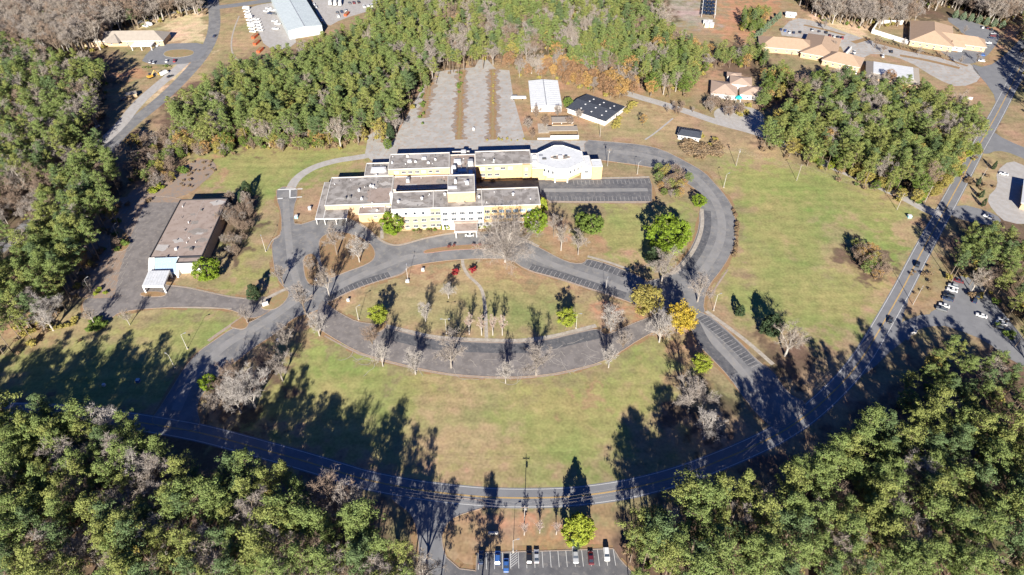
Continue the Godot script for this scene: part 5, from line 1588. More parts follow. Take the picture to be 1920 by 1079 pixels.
func build_outbuildings() -> void:
	shed("white_shed", "white metal-roofed shed at the edge of the back lot", at(996, 210), 1.5, 20.3, 38, 4, .9, M.white, M.white_roof, 14)
	var dk := house("dark_roofed_hall", "hall with a black panelled roof and white end wall", at(1134, 236), 53, 24, 29, 3.6, 1.6, M.white, M.dark_roof, 0.0, 5)
	for i in 4:
		for j in 3:
			vent(dk, "roof_vent", Vector3(4 + i * 5.2, 3.75 + 1.6 * (1.0 - absf((4 + i * 5.2) - 12) / 12.6) - .1, -5 - j * 8), Vector3(.8, .3, .8), M.vent)
	house("small_house", "small white house with a dark roof beside the service road", at(1271, 261), -18, 13, 9, 3.2, 1.6, M.white, M.dark_roof, .3, 3)
	# ruined shed: broken white wall, tan roof deck and rubble
	var ru := thing("ruined_shed", "ruined shed with a white front wall and fallen tan roof", "building", at(1008, 262), deg_to_rad(1.5))
	box_part("white_wall", Vector3(8, -.1, -.5), Vector3(26, 2.6, 0), M.white, ru)
	box_part("low_wall", Vector3(0, -.1, -.5), Vector3(7.9, 1.0, 0), M.white, ru)
	box_part("roof_deck", Vector3(7, 2.4, -12), Vector3(26, 2.8, -6), M.shingle, ru)
	box_part("brick_wall", Vector3(25.6, -.1, -12), Vector3(26, 2.38, -.52), M.tan_brick, ru)
	box_part("roof_deck", Vector3(10, 3.6, -22), Vector3(24, 4.0, -14.5), M.shingle, ru)
	for x in [10.4, 16.4, 23.2]: box_part("post", Vector3(x, -.1, -18.4), Vector3(x + .4, 3.59, -18), M.white, ru)
	box_part("inner_wall", Vector3(10, -.1, -14.4), Vector3(24, 2.39, -14.1), M.tan_brick, ru)
	box_part("slab", Vector3(1, -.1, -20), Vector3(8, .25, -8), M.walk, ru)
	# trailer beside the back lot
	var tr := thing("trailer", "white open trailer with scrap parked by the back lot", "trailer", at(958, 187), deg_to_rad(0))
	box_part("bed", Vector3(0, .6, -2.4), Vector3(10.5, 1.7, 0), M.white, tr)
	box_part("load", Vector3(.6, 1.7, -2.2), Vector3(4.2, 2.5, -.3), M.steel, tr)
	for x in [2.0, 8.0]:
		var ws := Shape.new()
		ws.tube(Vector3(x, .45, -2.3), Vector3(x, .45, .1), .45, .45, 10, true)
		part("wheel", ws.into(), M.tyre, tr)
	# tan courtyard house: three hips and a teal dome
	var th := thing("courtyard_house", "tan-roofed house of joined wings with a teal entrance dome", "building", at(1332, 183), deg_to_rad(-14))
	var hips := [[0, 0, 17, 20, 3.4, 3.0], [19.5, 3.0, 17, 15, 3.4, 2.6], [12.5, 14, 14, 13, 5.2, 2.2], [10.5, 28, 9, 7, 4.2, 1.2]]
	for q in hips:
		var x0: float = q[0]; var d0: float = q[1]; var w: float = q[2]; var d: float = q[3]; var h: float = q[4]
		var wl := box_part("wing", Vector3(x0, -.1, -d0 - d), Vector3(x0 + w, h, -d0), M.white, th)
		var s := Shape.new()
		var mid := Vector3(x0 + w / 2, h + q[5], -d0 - d / 2)
		var cs := [Vector3(x0 - .6, h + .003, -d0 + .6), Vector3(x0 + w + .6, h + .003, -d0 + .6), Vector3(x0 + w + .6, h + .003, -d0 - d - .6), Vector3(x0 - .6, h + .003, -d0 - d - .6)]
		for i in 4:
			var nn: Vector3 = (cs[(i + 1) % 4] - cs[i]).cross(mid - cs[i]).normalized()
			s.tri(cs[i], cs[(i + 1) % 4], mid, nn if nn.y > 0 else -nn)
		part("roof", s.into(), M.shingle_pale, wl)
		windows(wl, [x0 + w * .3, x0 + w * .7], h * .5, d0, 1.4, 1.4, 2)
	var dome := Shape.new()
	for i in 4:
		for j in 12:
			var a0 := TAU * j / 12; var a1 := TAU * (j + 1) / 12
			var t0 := PI / 2 * i / 4; var t1 := PI / 2 * (i + 1) / 4
			var f := func(a: float, t: float) -> Vector3: return Vector3(18.6 + cos(a) * cos(t) * 2.4, 2.6 + sin(t) * 1.6, 1.2 + sin(a) * cos(t) * 2.4)
			dome.quad(f.call(a0, t0), f.call(a1, t0), f.call(a1, t1), f.call(a0, t1), f.call(a0, t0) - Vector3(18.6, 1.5, 1.2))
	part("entrance_dome", dome.into(), M.teal, th)
	for j in 4: 
		var a := TAU * (j + .5) / 4
		box_part("column", Vector3(18.4 + cos(a) * 2.0, -.1, 1.0 + sin(a) * 2.0), Vector3(18.8 + cos(a) * 2.0, 2.65, 1.4 + sin(a) * 2.0), M.white, th)
	# clinic by the north road
	var cl := house("hip_roofed_clinic", "long clinic with a hipped tan shingle roof beside the north road", at(158, 88), 2, 62, 16, 4.5, 4.6, M.tan_brick, M.shingle, 1.0, 10)
	var cg := Shape.new()
	cg.quad(Vector3(24, 8.2, -5), Vector3(24, 8.2, -5), Vector3(30, 4.6, 5), Vector3(18, 4.6, 5), Vector3.UP)
	cg.quad(Vector3(24, 8.2, -5), Vector3(30, 4.6, 5), Vector3(30, 4.6, -.7), Vector3(24, 8.2, -5), Vector3.RIGHT)
	cg.quad(Vector3(24, 8.2, -5), Vector3(18, 4.6, 5), Vector3(18, 4.6, -.7), Vector3(24, 8.2, -5), Vector3.LEFT)
	part("cross_gable", cg.into(), M.shingle, cl)
	var cw := box_part("porch", Vector3(40, 3.2, .8), Vector3(56, 3.7, 9), M.white, cl)
	for x in [40.4, 47.5, 55.2]: box_part("column", Vector3(x, -.1, 8.2), Vector3(x + .5, 3.19, 8.7), M.white, cw)
	var sh := thing("small_shelter", "small tan-walled shelter beside the gravel lane", "building", at(240, 186), deg_to_rad(30))
	box_part("wall", Vector3(0, -.1, -4), Vector3(6, 2.6, 0), M.tan_brick, sh)
	box_part("roof", Vector3(-.5, 2.6, -4.5), Vector3(6.5, 2.9, .5), M.shingle, sh)
	box_part("door", Vector3(2.4, 0, 0), Vector3(3.4, 2.0, .05), M.dark_frame, sh)
	shed("metal_warehouse", "long warehouse with a grey green metal roof in the depot", at(543, 74), 24, 27, 84, 7, 1.5, M.metal_roof, M.metal_roof, 30)
	# tiled-roof school and nursery, the flat white roof
	var sc := [[1424, 97, 40, 20, -12, "school_wing", "low school wing with a tan hipped roof beside the young pines"], [1500, 108, 24, 40, -26, "school_wing", "long central school wing with a tan hipped roof"], [1540, 122, 26, 18, -30, "school_wing", "end school wing with a tan hipped roof beside the white wall"]]
	for q in sc:
		house(q[5], q[6], at(q[0], q[1]), q[4], q[2], q[3], 4.2, 4.4, M.tan_brick, M.shingle_tan, .9, 5)
	house("nursery_building", "nursery with a wide tan hipped roof beside the walled garden", at(1704, 86), -24, 30, 44, 4.4, 6.0, M.tan_brick, M.shingle_tan, .8, 6)
	house("nursery_wing", "nursery wing with a tan roof ending at the car park", at(1744, 84), -22, 38, 16, 4.0, 4.0, M.tan_brick, M.shingle_tan, .8, 7)
	house("nursery_porch", "small nursery entrance porch with a pale gable", at(1781, 94), -22, 9, 9, 3.4, 2.6, M.white, M.shingle_tan, .2, 1)
	var gw := thing("garden_wall", "white wall round the nursery garden", "wall", Vector3.ZERO)
	var gp := [at(1704, 84), at(1634, 62), at(1646, 45), at(1692, 46)]
	for i in 3:
		var s := Shape.new()
		var a: Vector3 = gp[i]
		var b: Vector3 = gp[i + 1]
		var n := Vector3(b.z - a.z, 0, a.x - b.x).normalized() * .2
		var pgn := PackedVector2Array([Vector2(a.x + n.x, a.z + n.z), Vector2(b.x + n.x, b.z + n.z), Vector2(b.x - n.x, b.z - n.z), Vector2(a.x - n.x, a.z - n.z)])
		s.prism(pgn, -.1, 3.4 - i * .01)
		part("wall_panel", s.into(), M.white, gw)
	var fw := thing("flat_roofed_office", "office with a flat white roof ringed by a tan mansard", "building", at(1634, 150), deg_to_rad(-22))
	var fb := box_part("wall", Vector3(-4, -.1, -24), Vector3(30, 3.6, 4), M.tan_brick, fw)
	var ms := Shape.new()
	var lo := [Vector3(-5, 3.6, 5), Vector3(31, 3.6, 5), Vector3(31, 3.6, -25), Vector3(-5, 3.6, -25)]
	var hi := [Vector3(-.5, 5.4, .5), Vector3(26.5, 5.4, .5), Vector3(26.5, 5.4, -20.5), Vector3(-.5, 5.4, -20.5)]
	for i in 4:
		ms.quad(lo[i], lo[(i + 1) % 4], hi[(i + 1) % 4], hi[i], Vector3.UP)
	ms.quad(lo[0], lo[1], lo[2], lo[3], Vector3.DOWN)
	part("mansard_roof", ms.into(), M.shingle, fw)
	box_part("flat_roof", Vector3(-.4, 5.0, -20.4), Vector3(26.4, 5.5, .4), M.white_roof, fw)
	var wwall := thing("white_wall", "low white wall beside the school lot", "wall", Vector3.ZERO)
	var wa := at(1571, 120); var wb := at(1596, 92)
	var wn := Vector3(wb.z - wa.z, 0, wa.x - wb.x).normalized() * .25
	var wsx := Shape.new()
	wsx.prism(PackedVector2Array([Vector2(wa.x + wn.x, wa.z + wn.z), Vector2(wb.x + wn.x, wb.z + wn.z), Vector2(wb.x - wn.x, wb.z - wn.z), Vector2(wa.x - wn.x, wa.z - wn.z)]), -.1, 2.4)
	part("wall_panel", wsx.into(), M.white, wwall)
	house("corner_shop", "shop with a white metal roof beside the shop lot", at(1911, 392), -32, 20, 26, 4.2, 1.6, M.tan_brick, M.white_roof, .2, 4)
	house("bin_store", "small white bin store at the end of the school car park", at(1473, 32), -14, 8, 5, 2.8, .8, M.white, M.white_roof, .2, 1)
	# substation: steel racks and pale cabinets
	var ss := thing("substation", "steel electrical racks with dark panels on pale gravel", "substation", at(1316, 32), deg_to_rad(-14))
	for k in 4:
		for j in 3:
			box_part("panel", Vector3(j * 3.4, 3.0, -k * 9.0 - 6), Vector3(j * 3.4 + 2.9, 3.3, -k * 9.0), M.glass, ss)
	for x in [-.6, 10.4]:
		box_part("beam", Vector3(x, 3.4, -36), Vector3(x + .5, 3.9, 1), M.white, ss)
		for k in 5: box_part("post", Vector3(x, -.1, -k * 8.8), Vector3(x + .4, 3.39, -k * 8.8 + .4), M.steel, ss)
	for k in 4:
		var tn := thing("storage_tank", "pale yellow cabinet beside the electrical racks", "cabinet", at(1318 + k % 2 * 9 + k / 2 * 3, 47 + k / 2 * 4.5), deg_to_rad(-14), "cabinets beside the racks")
		box_part("cabinet", Vector3(0, 0, -5), Vector3(3.4, 2.6, 0), M.cream, tn)
		box_part("lid", Vector3(-.15, 2.6, -5.15), Vector3(3.55, 2.8, .15), M.white, tn)
		box_part("door", Vector3(.5, .2, 0), Vector3(2.9, 2.3, .06), M.frame, tn)

# ------------------------------------------------------------------ vehicles
func loft(s: Shape, st: Array) -> void:
	# stations [z, half width, y bottom, y top, chamfer]; rounded shoulders
	var rings := []
	for q in st:
		var w: float = q[1]; var b: float = q[2]; var t: float = q[3]; var c: float = q[4]
		rings.append([Vector3(-w + c * .5, b, q[0]), Vector3(-w, b + c, q[0]), Vector3(-w, t - c, q[0]), Vector3(-w + c, t, q[0]), Vector3(w - c, t, q[0]), Vector3(w, t - c, q[0]), Vector3(w, b + c, q[0]), Vector3(w - c * .5, b, q[0])])
	for i in rings.size() - 1:
		for k in 8:
			var a: Vector3 = rings[i][k]
			var b: Vector3 = rings[i][(k + 1) % 8]
			var m := Vector3(0, (st[i][2] + st[i][3]) * .5, st[i][0])
			s.quad(a, b, rings[i + 1][(k + 1) % 8], rings[i + 1][k], (a + b) * .5 - m)
	for e in [0, rings.size() - 1]:
		var nn := Vector3(0, 0, -1 if e == 0 else 1)
		for k in range(1, 7):
			s.tri(rings[e][0], rings[e][k], rings[e][k + 1], nn)

var car_meshes := {}
func car_shape(kind: String) -> Dictionary:
	if car_meshes.has(kind):
		return car_meshes[kind]
	var b := Shape.new()
	var g := Shape.new()
	var t := Shape.new()
	var L := 4.7
	match kind:
		"sedan":
			loft(b, [[-2.35, .75, .35, .68, .1], [-2.2, .86, .25, .8, .12], [-1.2, .91, .22, .95, .12], [1.3, .91, .22, .98, .12], [2.2, .86, .25, .95, .12], [2.35, .78, .35, .85, .1]])
			loft(g, [[-1.15, .78, .9, .98, .04], [-.35, .68, .9, 1.4, .1], [.9, .68, .9, 1.4, .1], [1.75, .76, .9, 1.0, .04]])
			t.box(Vector3(-.6, 1.37, -.35), Vector3(.6, 1.44, .9))
		"suv":
			loft(b, [[-2.35, .8, .4, .85, .1], [-2.2, .92, .3, 1.0, .12], [-1.2, .95, .28, 1.12, .12], [2.1, .95, .28, 1.12, .12], [2.35, .88, .4, 1.05, .1]])
			loft(g, [[-1.2, .82, 1.05, 1.14, .04], [-.45, .76, 1.05, 1.68, .1], [1.8, .76, 1.05, 1.68, .1], [2.3, .82, 1.05, 1.14, .04]])
			t.box(Vector3(-.68, 1.65, -.45), Vector3(.68, 1.73, 1.8))
		"pickup":
			L = 5.6
			loft(b, [[-2.8, .82, .45, .9, .1], [-2.65, .95, .35, 1.05, .12], [-1.4, .97, .32, 1.15, .12], [.75, .97, .32, 1.15, .12], [.8, .97, .32, .75, .08], [2.7, .97, .32, .75, .08]])
			b.box(Vector3(-.97, .7, .8), Vector3(-.88, 1.15, 2.75)); b.box(Vector3(.88, .7, .8), Vector3(.97, 1.15, 2.75)); b.box(Vector3(-.97, .7, 2.66), Vector3(.97, 1.14, 2.78))
			loft(g, [[-1.35, .84, 1.1, 1.17, .04], [-.7, .78, 1.1, 1.75, .1], [.6, .78, 1.1, 1.75, .1], [.78, .82, 1.1, 1.17, .04]])
			t.box(Vector3(-.7, 1.72, -.7), Vector3(.7, 1.8, .6))
		"van":
			L = 6.4
			loft(b, [[-3.2, .85, .45, 1.0, .1], [-3.0, .98, .35, 1.3, .14], [-2.2, 1.02, .32, 1.5, .14], [-2.15, 1.02, .32, 2.5, .16], [3.15, 1.02, .32, 2.5, .16], [3.2, .98, .4, 2.4, .1]])
			loft(g, [[-2.75, .86, 1.3, 1.4, .04], [-2.1, .9, 1.45, 2.25, .1], [-1.9, .9, 1.45, 2.3, .1]])
			t.box(Vector3(-.9, 2.5, -2.0), Vector3(.9, 2.56, 3.1))
	var hl := Shape.new()
	hl.box(Vector3(-.22, -.1, -.06), Vector3(.22, .1, .06))
	var wh := Shape.new()
	wh.tube(Vector3(-.12, 0, 0), Vector3(.12, 0, 0), .34, .34, 12, true)
	wh.tube(Vector3(.12, 0, 0), Vector3(-.12, 0, 0), .34, .34, 12, true)
	var rm := Shape.new()
	rm.tube(Vector3(-.13, 0, 0), Vector3(.13, 0, 0), .2, .2, 8, true)
	rm.tube(Vector3(.13, 0, 0), Vector3(-.13, 0, 0), .2, .2, 8, true)
	car_meshes[kind] = {"body": b.into(), "glass": g.into(), "top": t.into(), "lamp": hl.into(), "wheel": wh.into(), "rim": rm.into(), "L": L}
	return car_meshes[kind]

func car(kind: String, color: String, px: float, py: float, turn: float, label: String, group := "") -> void:
	var d := car_shape(kind)
	var p := at(px, py, .6)
	var o := thing({"sedan": "parked_car", "suv": "parked_car", "pickup": "pickup_truck", "van": "van"}[kind], label, {"pickup": "pickup truck", "van": "van"}.get(kind, "car"), Vector3(p.x, 0.05, p.z), deg_to_rad(turn), group)
	var pm: Material = M["paint_" + color]
	part("body", d.body, pm, o)
	part("window_glass", d.glass, M.glass, o)
	part("roof", d.top, pm, o)
	var half: float = d.L / 2
	for x in [-.82, .82]:
		for z in [-half * .62, half * .6]:
			var w := part("wheel", d.wheel, M.tyre, o, Vector3(x, .34, z))
			part("rim", d.rim, M.rim, w)
		part("headlight", d.lamp, M.lamp_clear, o, Vector3(x * .78, .68 if kind == "sedan" else .82, -half + .1))
		part("taillight", d.lamp, M.lamp_red, o, Vector3(x * .84, .75 if kind == "sedan" else .92, half - .08))

func build_vehicles() -> void:
	var lot := "in the small car park across from the lawn"
	var g := "cars in the small car park"
	for r in [["sedan", "dark_blue", 902, 1046, 0, "dark blue car"], ["suv", "blue", 933, 1047, 0, "blue car"], ["sedan", "blue", 949, 1061, 180, "low blue car"], ["suv", "black", 992, 1046, 0, "black car"], ["sedan", "silver", 1006, 1044, 0, "silver car"], ["pickup", "silver", 1079, 1042, 180, "silver pickup truck"], ["sedan", "maroon", 1108, 1047, 0, "maroon car"], ["suv", "white", 1137.5, 1040, 180, "white car"]]:
		car(r[0], r[1], r[2], r[3], r[4], r[5] + " " + lot, g)
	lot = "in the office car park beside the road"
	g = "cars in the office car park"
	for r in [["sedan", "maroon", 1797, 527, "maroon car"], ["suv", "silver", 1788, 537, "silver car"], ["sedan", "white", 1786, 544, "white car beside a silver one"], ["suv", "black", 1780, 555, "black car"], ["sedan", "dark_blue", 1778, 561, "dark blue car"], ["sedan", "white", 1771, 573, "white car at the end of the row"], ["suv", "grey", 1766, 580, "grey car"]]:
		car(r[0], r[1], r[2], r[3], 62, r[4] + " " + lot, g)
	for r in [["suv", "black", 1834, 555, -35, "black car by the planted bed"], ["sedan", "dark_blue", 1829, 563, -35, "dark blue car by the planted bed"], ["sedan", "white", 1841, 592, 62, "white car parked alone by the hedge"], ["suv", "silver", 1882, 600, 62, "silver car under the leafless trees"], ["sedan", "white", 1879, 606, 62, "white car under the leafless trees"], ["sedan", "black", 1873, 613, 62, "black car under the leafless trees"]]:
		car(r[0], r[1], r[2], r[3], r[4], r[5] + " " + lot, g)
	car("suv", "black", 1721, 496, -33, "black car driving on the two-lane road past the east field")
	car("sedan", "black", 1670, 601, 147, "dark car on the road in the shade at the turn lane")
	car("sedan", "dark_blue", 402, 67, -5, "dark blue car driving on the north road")
	car("sedan", "white", 880, 441, 92, "white car stopped in front of the hospital portico")
	g = "vehicles by the hip-roofed clinic"
	for r in [["pickup", "white", 272, 49, 60, "white truck in the lane behind the clinic"], ["van", "white", 279, 46, 60, "white van in the lane behind the clinic"], ["pickup", "white", 194, 61, 75, "white truck behind the clinic roof"], ["sedan", "silver", 281, 115, 10, "silver car in the clinic car park"], ["suv", "silver", 288, 117, 10, "silver car in the clinic car park"], ["sedan", "white", 312, 114, 10, "white car in the clinic car park"], ["suv", "red", 327, 114, 10, "red car in the clinic car park"], ["pickup", "white", 290, 86, 80, "white truck in front of the clinic"], ["van", "white", 308, 138, -25, "white van parked on the gravel lane"], ["sedan", "black", 318, 143, -35, "black car parked on the gravel lane"], ["sedan", "grey", 230, 186, -35, "grey car in the shade on the gravel lane"], ["sedan", "silver", 180, 238, -35, "silver car in the shade under the pines"]]:
		car(r[0], r[1], r[2], r[3], r[4], r[5], g)
	# the depot: rows of white trucks
	g = "white trucks in the depot"
	for k in 9:
		car("pickup" if k % 3 else "van", "white", 461 + k * 1.6, 16 + k * 5.4, 82, "white truck in the row at the depot edge", g)
	for k in 5:
		car("pickup", "white", 480 + k * 1.8, 36 + k * 5.2, 82, "white truck in the second depot row", g)
	for r in [[503, 16, "white"], [510, 19, "white"], [506, 25, "dark_blue"], [513, 26, "grey"], [499, 21, "white"], [515, 40, "white"], [520, 45, "white"], [516, 54, "white"]]:
		car("pickup", r[2], r[0], r[1], 70, "%s truck beside the metal warehouse" % r[2].replace("_", " "), g)
	for r in [[588, 8, "white"], [592, 13, "silver"], [590, 40, "grey"], [603, 38, "white"], [632, 24, "grey"], [640, 22, "dark_blue"], [648, 20, "silver"], [634, 30, "white"], [655, 6, "grey"], [663, 5, "maroon"], [672, 4, "black"], [682, 12, "white"], [690, 11, "white"], [697, 10, "white"]]:
		car("pickup", r[2], r[0], r[1], 20, "%s truck in the yard behind the warehouse" % r[2].replace("_", " "), g)
	for k in 3:
		var p := at(620 + k * 9, 7 + k * .5)
		var o := thing("box_trailer", "long white box trailer in the yard behind the warehouse", "trailer", Vector3(p.x, 0, p.z), deg_to_rad(8), "box trailers behind the warehouse")
		box_part("box", Vector3(-1.3, 1.0, -6), Vector3(1.3, 3.8, 6), M.white, o)
		box_part("chassis", Vector3(-1.0, .6, -6), Vector3(1.0, .98, 6), M.dark_frame, o)
		for z in [3.4, 4.6]:
			var s := Shape.new()
			s.tube(Vector3(-1.2, .5, z), Vector3(1.2, .5, z), .5, .5, 10, true)
			part("wheel", s.into(), M.tyre, o)
		box_part("landing_leg", Vector3(-.8, 0, -3.6), Vector3(.8, .59, -3.4), M.steel, o)
	for r in [[478, 70, 4], [481, 82, 6], [488, 96, 5], [650, 28, 4]]:
		var p := at(r[0], r[1])
		var o := thing("dumpster", "long red metal skip in the depot", "skip", p, deg_to_rad(-10), "red skips in the depot")
		var s := Shape.new()
		loft(s, [[-4.0, 1.0, .2, 1.7, .1], [-3.4, 1.25, .15, 1.75, .1], [3.4, 1.25, .15, 1.75, .1], [4.0, 1.0, .2, 1.7, .1]])
		part("hull", s.into(), M.rust_red, o)
		box_part("rim", Vector3(-1.3, 1.75, -3.6), Vector3(-1.0, 1.9, 3.6), M.rust_red, o)
		box_part("rim", Vector3(1.0, 1.75, -3.6), Vector3(1.3, 1.9, 3.6), M.rust_red, o)
		box_part("load", Vector3(-.95, 1.7, -3.2), Vector3(.95, 1.8, 3.2), M.straw, o)
	# excavator
	var ex := thing("excavator", "yellow excavator standing on the gravel lane", "excavator", at(283, 146), deg_to_rad(-35))
	for x in [-1.3, .7]:
		var s := Shape.new()
		loft(s, [[-2.2, .3, .2, .7, .15], [-1.9, .3, 0, .9, .2], [1.9, .3, 0, .9, .2], [2.2, .3, .2, .7, .15]])
		part("track", s.into(), M.tyre, ex, Vector3(x + .3, 0, 0))
	box_part("body", Vector3(-1.4, 1.0, -1.2), Vector3(1.4, 2.0, 2.2), M.orange, ex)
	box_part("cab", Vector3(-1.35, 2.0, -1.1), Vector3(-.2, 3.1, .6), M.glass, ex)
	var bm := Shape.new()
	bm.tube(Vector3(.4, 1.9, -1.0), Vector3(.4, 4.6, -3.6), .3, .25, 4); bm.tube(Vector3(.4, 4.6, -3.6), Vector3(.4, 1.4, -6.0), .24, .18, 4)
	part("boom", bm.into(), M.orange, ex)
	box_part("bucket", Vector3(-.2, .2, -6.6), Vector3(1.0, 1.3, -5.7), M.orange, ex)
	# school and nursery
	g = "cars in the school car park"
	for r in [[1465, 55, "dark_blue"], [1473, 57, "blue"], [1481, 60, "white"], [1489, 61, "dark_blue"], [1501, 60, "black"], [1524, 56, "silver"], [1537, 59, "grey"], [1550, 61, "black"], [1557, 66, "maroon"], [1565, 68, "white"], [1572, 70, "dark_blue"], [1580, 71, "red"], [1537, 76, "red"], [1603, 97, "white"], [1599, 102, "dark_blue"], [1594, 108, "blue"], [1588, 114, "silver"], [1580, 126, "blue"], [1604, 136, "white"], [1672, 97, "black"], [1656, 105, "white"]]:
		car("sedan" if int(r[0]) % 2 else "suv", r[2], r[0], r[1], -20, "%s car in the school car park" % r[2].replace("_", " "), g)
	g = "cars in the nursery car park"
	for r in [[1776, 51, "red", -20], [1780, 54, "silver", 70], [1844, 51, "white", -30], [1853, 52, "maroon", -30], [1860, 55, "black", -30], [1864, 63, "silver", 75], [1863, 67, "maroon", 75], [1860, 71, "dark_blue", 75], [1854, 80, "white", 75], [1852, 85, "grey", 75], [1841, 103, "blue", 75], [1841, 114, "white", 70], [1815, 76, "grey", 75]]:
		car("suv" if int(r[0]) % 2 else "sedan", r[2], r[0], r[1], r[3], "%s car in the nursery car park" % r[2].replace("_", " "), g)
	car("sedan", "white", 1883, 326, 60, "white car parked in the shop lot")
	car("suv", "white", 1853, 407, 40, "white car half shaded on the shop drive")

# ------------------------------------------------------------------ poles, wires, signs
func lamp_post(px: float, py: float, h: float, turn: float, label: String, heads := 1) -> void:
	var o := thing("lamp_post", label, "lamp post", at(px, py), turn, "lamp posts of the campus")
	var s := Shape.new()
	s.tube(Vector3(0, -.2, 0), Vector3(0, h, 0), .1, .06, 8)
	part("pole", s.into(), M.concrete_pole, o)
	box_part("base", Vector3(-.3, -.1, -.3), Vector3(.3, .45, .3), M.walk, o)
	for k in heads:
		var d := 1.0 if k == 0 else -1.0
		var a := Shape.new()
		a.tube(Vector3(0, h - .05, 0), Vector3(d * 1.4, h + .25, 0), .05, .04, 5)
		part("arm", a.into(), M.concrete_pole, o)
		var hd := Shape.new()
		hd.box(Vector3(d * 1.7 - .45, h + .16, -.18), Vector3(d * 1.7 + .45, h + .36, .18))
		part("lamp_head", hd.into(), M.steel, o)

func utility_pole(px: float, py: float, h: float, turn: float, label: String, drum := false) -> Vector3:
	var o := thing("utility_pole", label, "utility pole", at(px, py), turn, "utility poles")
	var s := Shape.new()
	s.tube(Vector3(0, -.2, 0), Vector3(0, h, 0), .15, .1, 8, true)
	part("pole", s.into(), M.weathered_pole, o)
	box_part("cross_arm", Vector3(-1.3, h - .9, .1), Vector3(1.3, h - .72, .24), M.wood_pole, o)
	for x in [-1.2, 0.0, 1.2]:
		var q := Shape.new()
		q.tube(Vector3(x, h - .72, .17), Vector3(x, h - .5, .17), .06, .04, 6, true)
		part("insulator", q.into(), M.steel, o)
	if drum:
		var q := Shape.new()
		q.tube(Vector3(.4, h - 2.6, 0), Vector3(.4, h - 1.5, 0), .28, .28, 10, true)
		part("transformer", q.into(), M.steel, o)
	return o.position + Vector3(0, h - .5, 0)

func power_line(ends: Array, label: String) -> void:
	var o := thing("power_line", label, "power line", Vector3.ZERO, 0.0, "power lines")
	for k in 4:
		var s := Shape.new()
		for i in ends.size() - 1:
			var a: Vector3 = ends[i]
			var b: Vector3 = ends[i + 1]
			var d := (b - a).normalized()
			var sd := Vector3(-d.z, 0, d.x) * (k - 1) * 1.2 if k < 3 else Vector3(0, -1.6, 0)
			var last := a + sd
			for j in range(1, 13):
				var t := j / 12.0
				var q := a.lerp(b, t) + sd - Vector3(0, 4.0 * t * (1 - t) * 1.4, 0)
				s.tube(last, q, .014, .014, 3)
				last = q
		part("wire", s.into(), M.weathered_pole, o)

func sign_board(px: float, py: float, w: float, h: float, turn: float, label: String, mat: Material) -> void:
	var o := thing("sign_board", label, "sign", at(px, py), turn)
	box_part("panel", Vector3(-w / 2, .5, -.15), Vector3(w / 2, h, .15), mat, o)
	box_part("base", Vector3(-w / 2 - .2, -.1, -.3), Vector3(w / 2 + .2, .5, .3), M.walk, o)
	box_part("cap", Vector3(-w / 2 - .1, h, -.22), Vector3(w / 2 + .1, h + .15, .22), M.coping, o)

func box_cabinet(px: float, py: float, size: Vector3, mat: Material, label: String, turn := 0.0) -> void:
	var o := thing("utility_cabinet", label, "cabinet", at(px, py), turn)
	box_part("base", Vector3(-size.x * .6, -.1, -size.z * .6), Vector3(size.x * .6, .15, size.z * .6), M.walk, o)
	box_part("cabinet", Vector3(-size.x / 2, .15, -size.z / 2), Vector3(size.x / 2, size.y, size.z / 2), mat, o)
	box_part("lid", Vector3(-size.x / 2 - .05, size.y, -size.z / 2 - .05), Vector3(size.x / 2 + .05, size.y + .1, size.z / 2 + .05), M.vent, o)

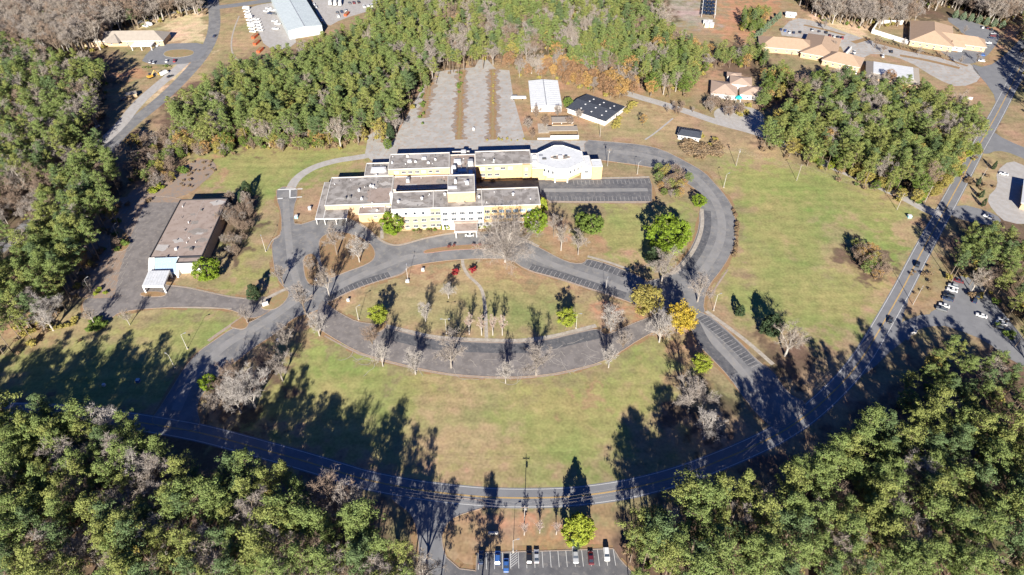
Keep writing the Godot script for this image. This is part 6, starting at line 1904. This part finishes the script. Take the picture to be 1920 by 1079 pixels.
func build_street_furniture() -> void:
	for r in [[672, 600, 8, 0.6, "lamp post standing alone on the west half of the central lawn"], [765, 527, 9, 1.6, "lamp post at the front drive's bay corner"], [837, 626, 9, 0.0, "lamp post behind the dark tree of the parking arc"], [1080, 616, 9, 0.0, "lamp post beside the yellow-green tree on the central lawn"], [1135, 552, 9, 1.2, "lamp post on the lower kerb of the front drive"], [1338, 583, 10, 0.4, "lamp post by the exit drive's upper kerb"], [498, 472, 9, 2.0, "lamp post on the lawn beside the west drive"], [1357, 352, 9, 0.5, "lamp post on the outer verge of the east loop"], [1195, 327, 8, 0.8, "lamp post on the lawn strip beside the white chapel"], [351, 655, 9, 0.5, "lamp post on the lawn above the entrance drive"], [327, 690, 8, 2.6, "curved lamp post in the shade beside the entrance drive"], [962, 1036, 8, 0.2, "lamp post in front of the small car park"], [222, 446, 8, 1.0, "lamp post on the bed of the cracked car park"], [170, 548, 8, 1.0, "lamp post at the lower end of the cracked car park"]]:
		lamp_post(r[0], r[1], r[2], r[3], r[4], 2 if r[0] in [837, 1080, 765] else 1)
	var a := utility_pole(983, 986, 13, 0.0, "tall utility pole on straw in front of the small car park", true)
	var b := utility_pole(1352, 912, 12, 0.35, "utility pole at the edge of the wood inside the road bend")
	var c := utility_pole(610, 930, 12, -0.25, "utility pole at the edge of the wood by the car park entrance road")
	var d := utility_pole(1712, 572, 12, 1.0, "utility pole on the verge beside the office car park")
	var e := utility_pole(1834, 348, 12, 1.0, "utility pole on the verge opposite the service road belt")
	power_line([c, a, b], "power line over the road below the lawn")
	power_line([b, d, e], "power line over the verge beside the office car park")
	var f := utility_pole(1380, 312, 12, 0.4, "pale utility pole on the slope below the service road", true)
	var g := utility_pole(1494, 339, 11, 0.5, "pale utility pole at the upper edge of the east field")
	var h := utility_pole(1682, 394, 11, 0.6, "utility pole where the service road meets the east field corner")
	var i := utility_pole(1733, 383, 12, 0.6, "utility pole beside the road at the end of the service road")
	var j := utility_pole(1139, 312, 12, 0.1, "utility pole with cables beside the white chapel", true)
	var k := utility_pole(1125, 257, 12, 0.1, "utility pole in front of the dark-roofed hall")
	power_line([k, j], "power line between the chapel pole and the hall pole")
	power_line([j, f, g, h, i], "power line along the service road")
	sign_board(498, 574, 2.6, 2.2, 0.5, "white sign on the island at the west drive", M.white)
	sign_board(1712, 628, 3.4, 1.6, 0.4, "pale sign in the shade at the office drive", M.white)
	sign_board(1818, 187, 3.2, 1.8, -0.3, "white sign on the verge of the top junction", M.white)
	sign_board(925, 1003, 3.2, 1.5, 0.0, "white sign under the trees at the car park corner", M.white)
	box_cabinet(556, 409, Vector3(1.6, 1.5, 1.6), M.cyan_box, "turquoise utility cabinet beside the awning")
	box_cabinet(1705, 408, Vector3(2.0, 1.4, 1.6), M.cyan_box, "turquoise utility cabinet at the corner of the east field")
	box_cabinet(1280 - 0, 337, Vector3(1.0, 1.6, 1.0), M.white, "white utility cabinet in the thicket by the east loop")
	box_cabinet(259, 716, Vector3(1.4, 1.2, 1.4), M.blue_tarp, "blue utility cabinet on the shaded lawn")
	box_cabinet(195, 724, Vector3(1.0, 1.0, 1.0), M.vent, "small grey cabinet on the shaded lawn")
	box_cabinet(764, 529, Vector3(1.6, 1.0, 1.2), M.vent, "pale cabinet at the foot of a lamp post")
	box_cabinet(653, 565, Vector3(1.2, 1.2, .9), M.vent, "small pale cabinet at the west tip of the central lawn")
	box_cabinet(793, 508, Vector3(1.4, 1.3, 1.0), M.vent, "small pale cabinet above the central lawn")
	box_cabinet(581, 393, Vector3(1.6, 1.6, 1.6), M.steel, "grey transformer cabinet beside the awning")
	box_cabinet(592, 527, Vector3(1.2, 1.3, 1.2), M.vent, "pale cabinet on the small island in the west drive")
	box_cabinet(522, 640, Vector3(1.2, 1.2, 1.2), M.vent, "small pale cabinet on the lawn by the entrance drive")
	box_cabinet(888, 244, Vector3(1.2, 1.6, 1.2), M.vent, "grey cabinet at the end of the back lot")

func _ready() -> void:
	var cam := Camera3D.new()
	cam.name = "camera"
	cam.position = Vector3(0, EYE, 0)
	cam.rotation_degrees = Vector3(-PITCH, 0, 0)
	cam.fov = rad_to_deg(2.0 * atan(539.5 / FOCAL))
	cam.near = 1.0
	cam.far = 9000.0
	add_child(cam)
	var sun := DirectionalLight3D.new()
	sun.name = "sun"
	sun.light_energy = 1.6
	sun.light_color = Color(1.0, 0.975, 0.935)
	sun.light_angular_distance = 0.5
	sun.shadow_enabled = true
	sun.rotation_degrees = Vector3(-SUN_UP, -SUN_TURN, 0)
	add_child(sun)
	var env := Environment.new()
	var sky := Sky.new()
	var sm := ProceduralSkyMaterial.new()
	sm.sky_top_color = Color(0.16, 0.34, 0.68)
	sm.sky_horizon_color = Color(0.5, 0.64, 0.82)
	sm.sky_curve = 0.12
	sm.ground_bottom_color = Color(0.2, 0.18, 0.14)
	sm.ground_horizon_color = Color(0.45, 0.5, 0.52)
	sm.sun_angle_max = 3.0
	sm.energy_multiplier = 1.0
	sky.sky_material = sm
	env.background_mode = Environment.BG_SKY
	env.sky = sky
	env.background_energy_multiplier = 0.27
	env.tonemap_mode = Environment.TONE_MAPPER_LINEAR
	env.tonemap_exposure = 2.45
	env.sdfgi_enabled = true
	env.ssao_enabled = true
	env.ssil_enabled = true
	var we := WorldEnvironment.new()
	we.name = "environment"
	we.environment = env
	add_child(we)
	make_materials()
	build_ground()
	build_paving()
	build_hospital()
	build_west_building()
	build_outbuildings()
	build_vehicles()
	build_street_furniture()
	grow_all()
	build_woods()
	build_single_trees()
	place_trees()
	print("trees ", planted.size())
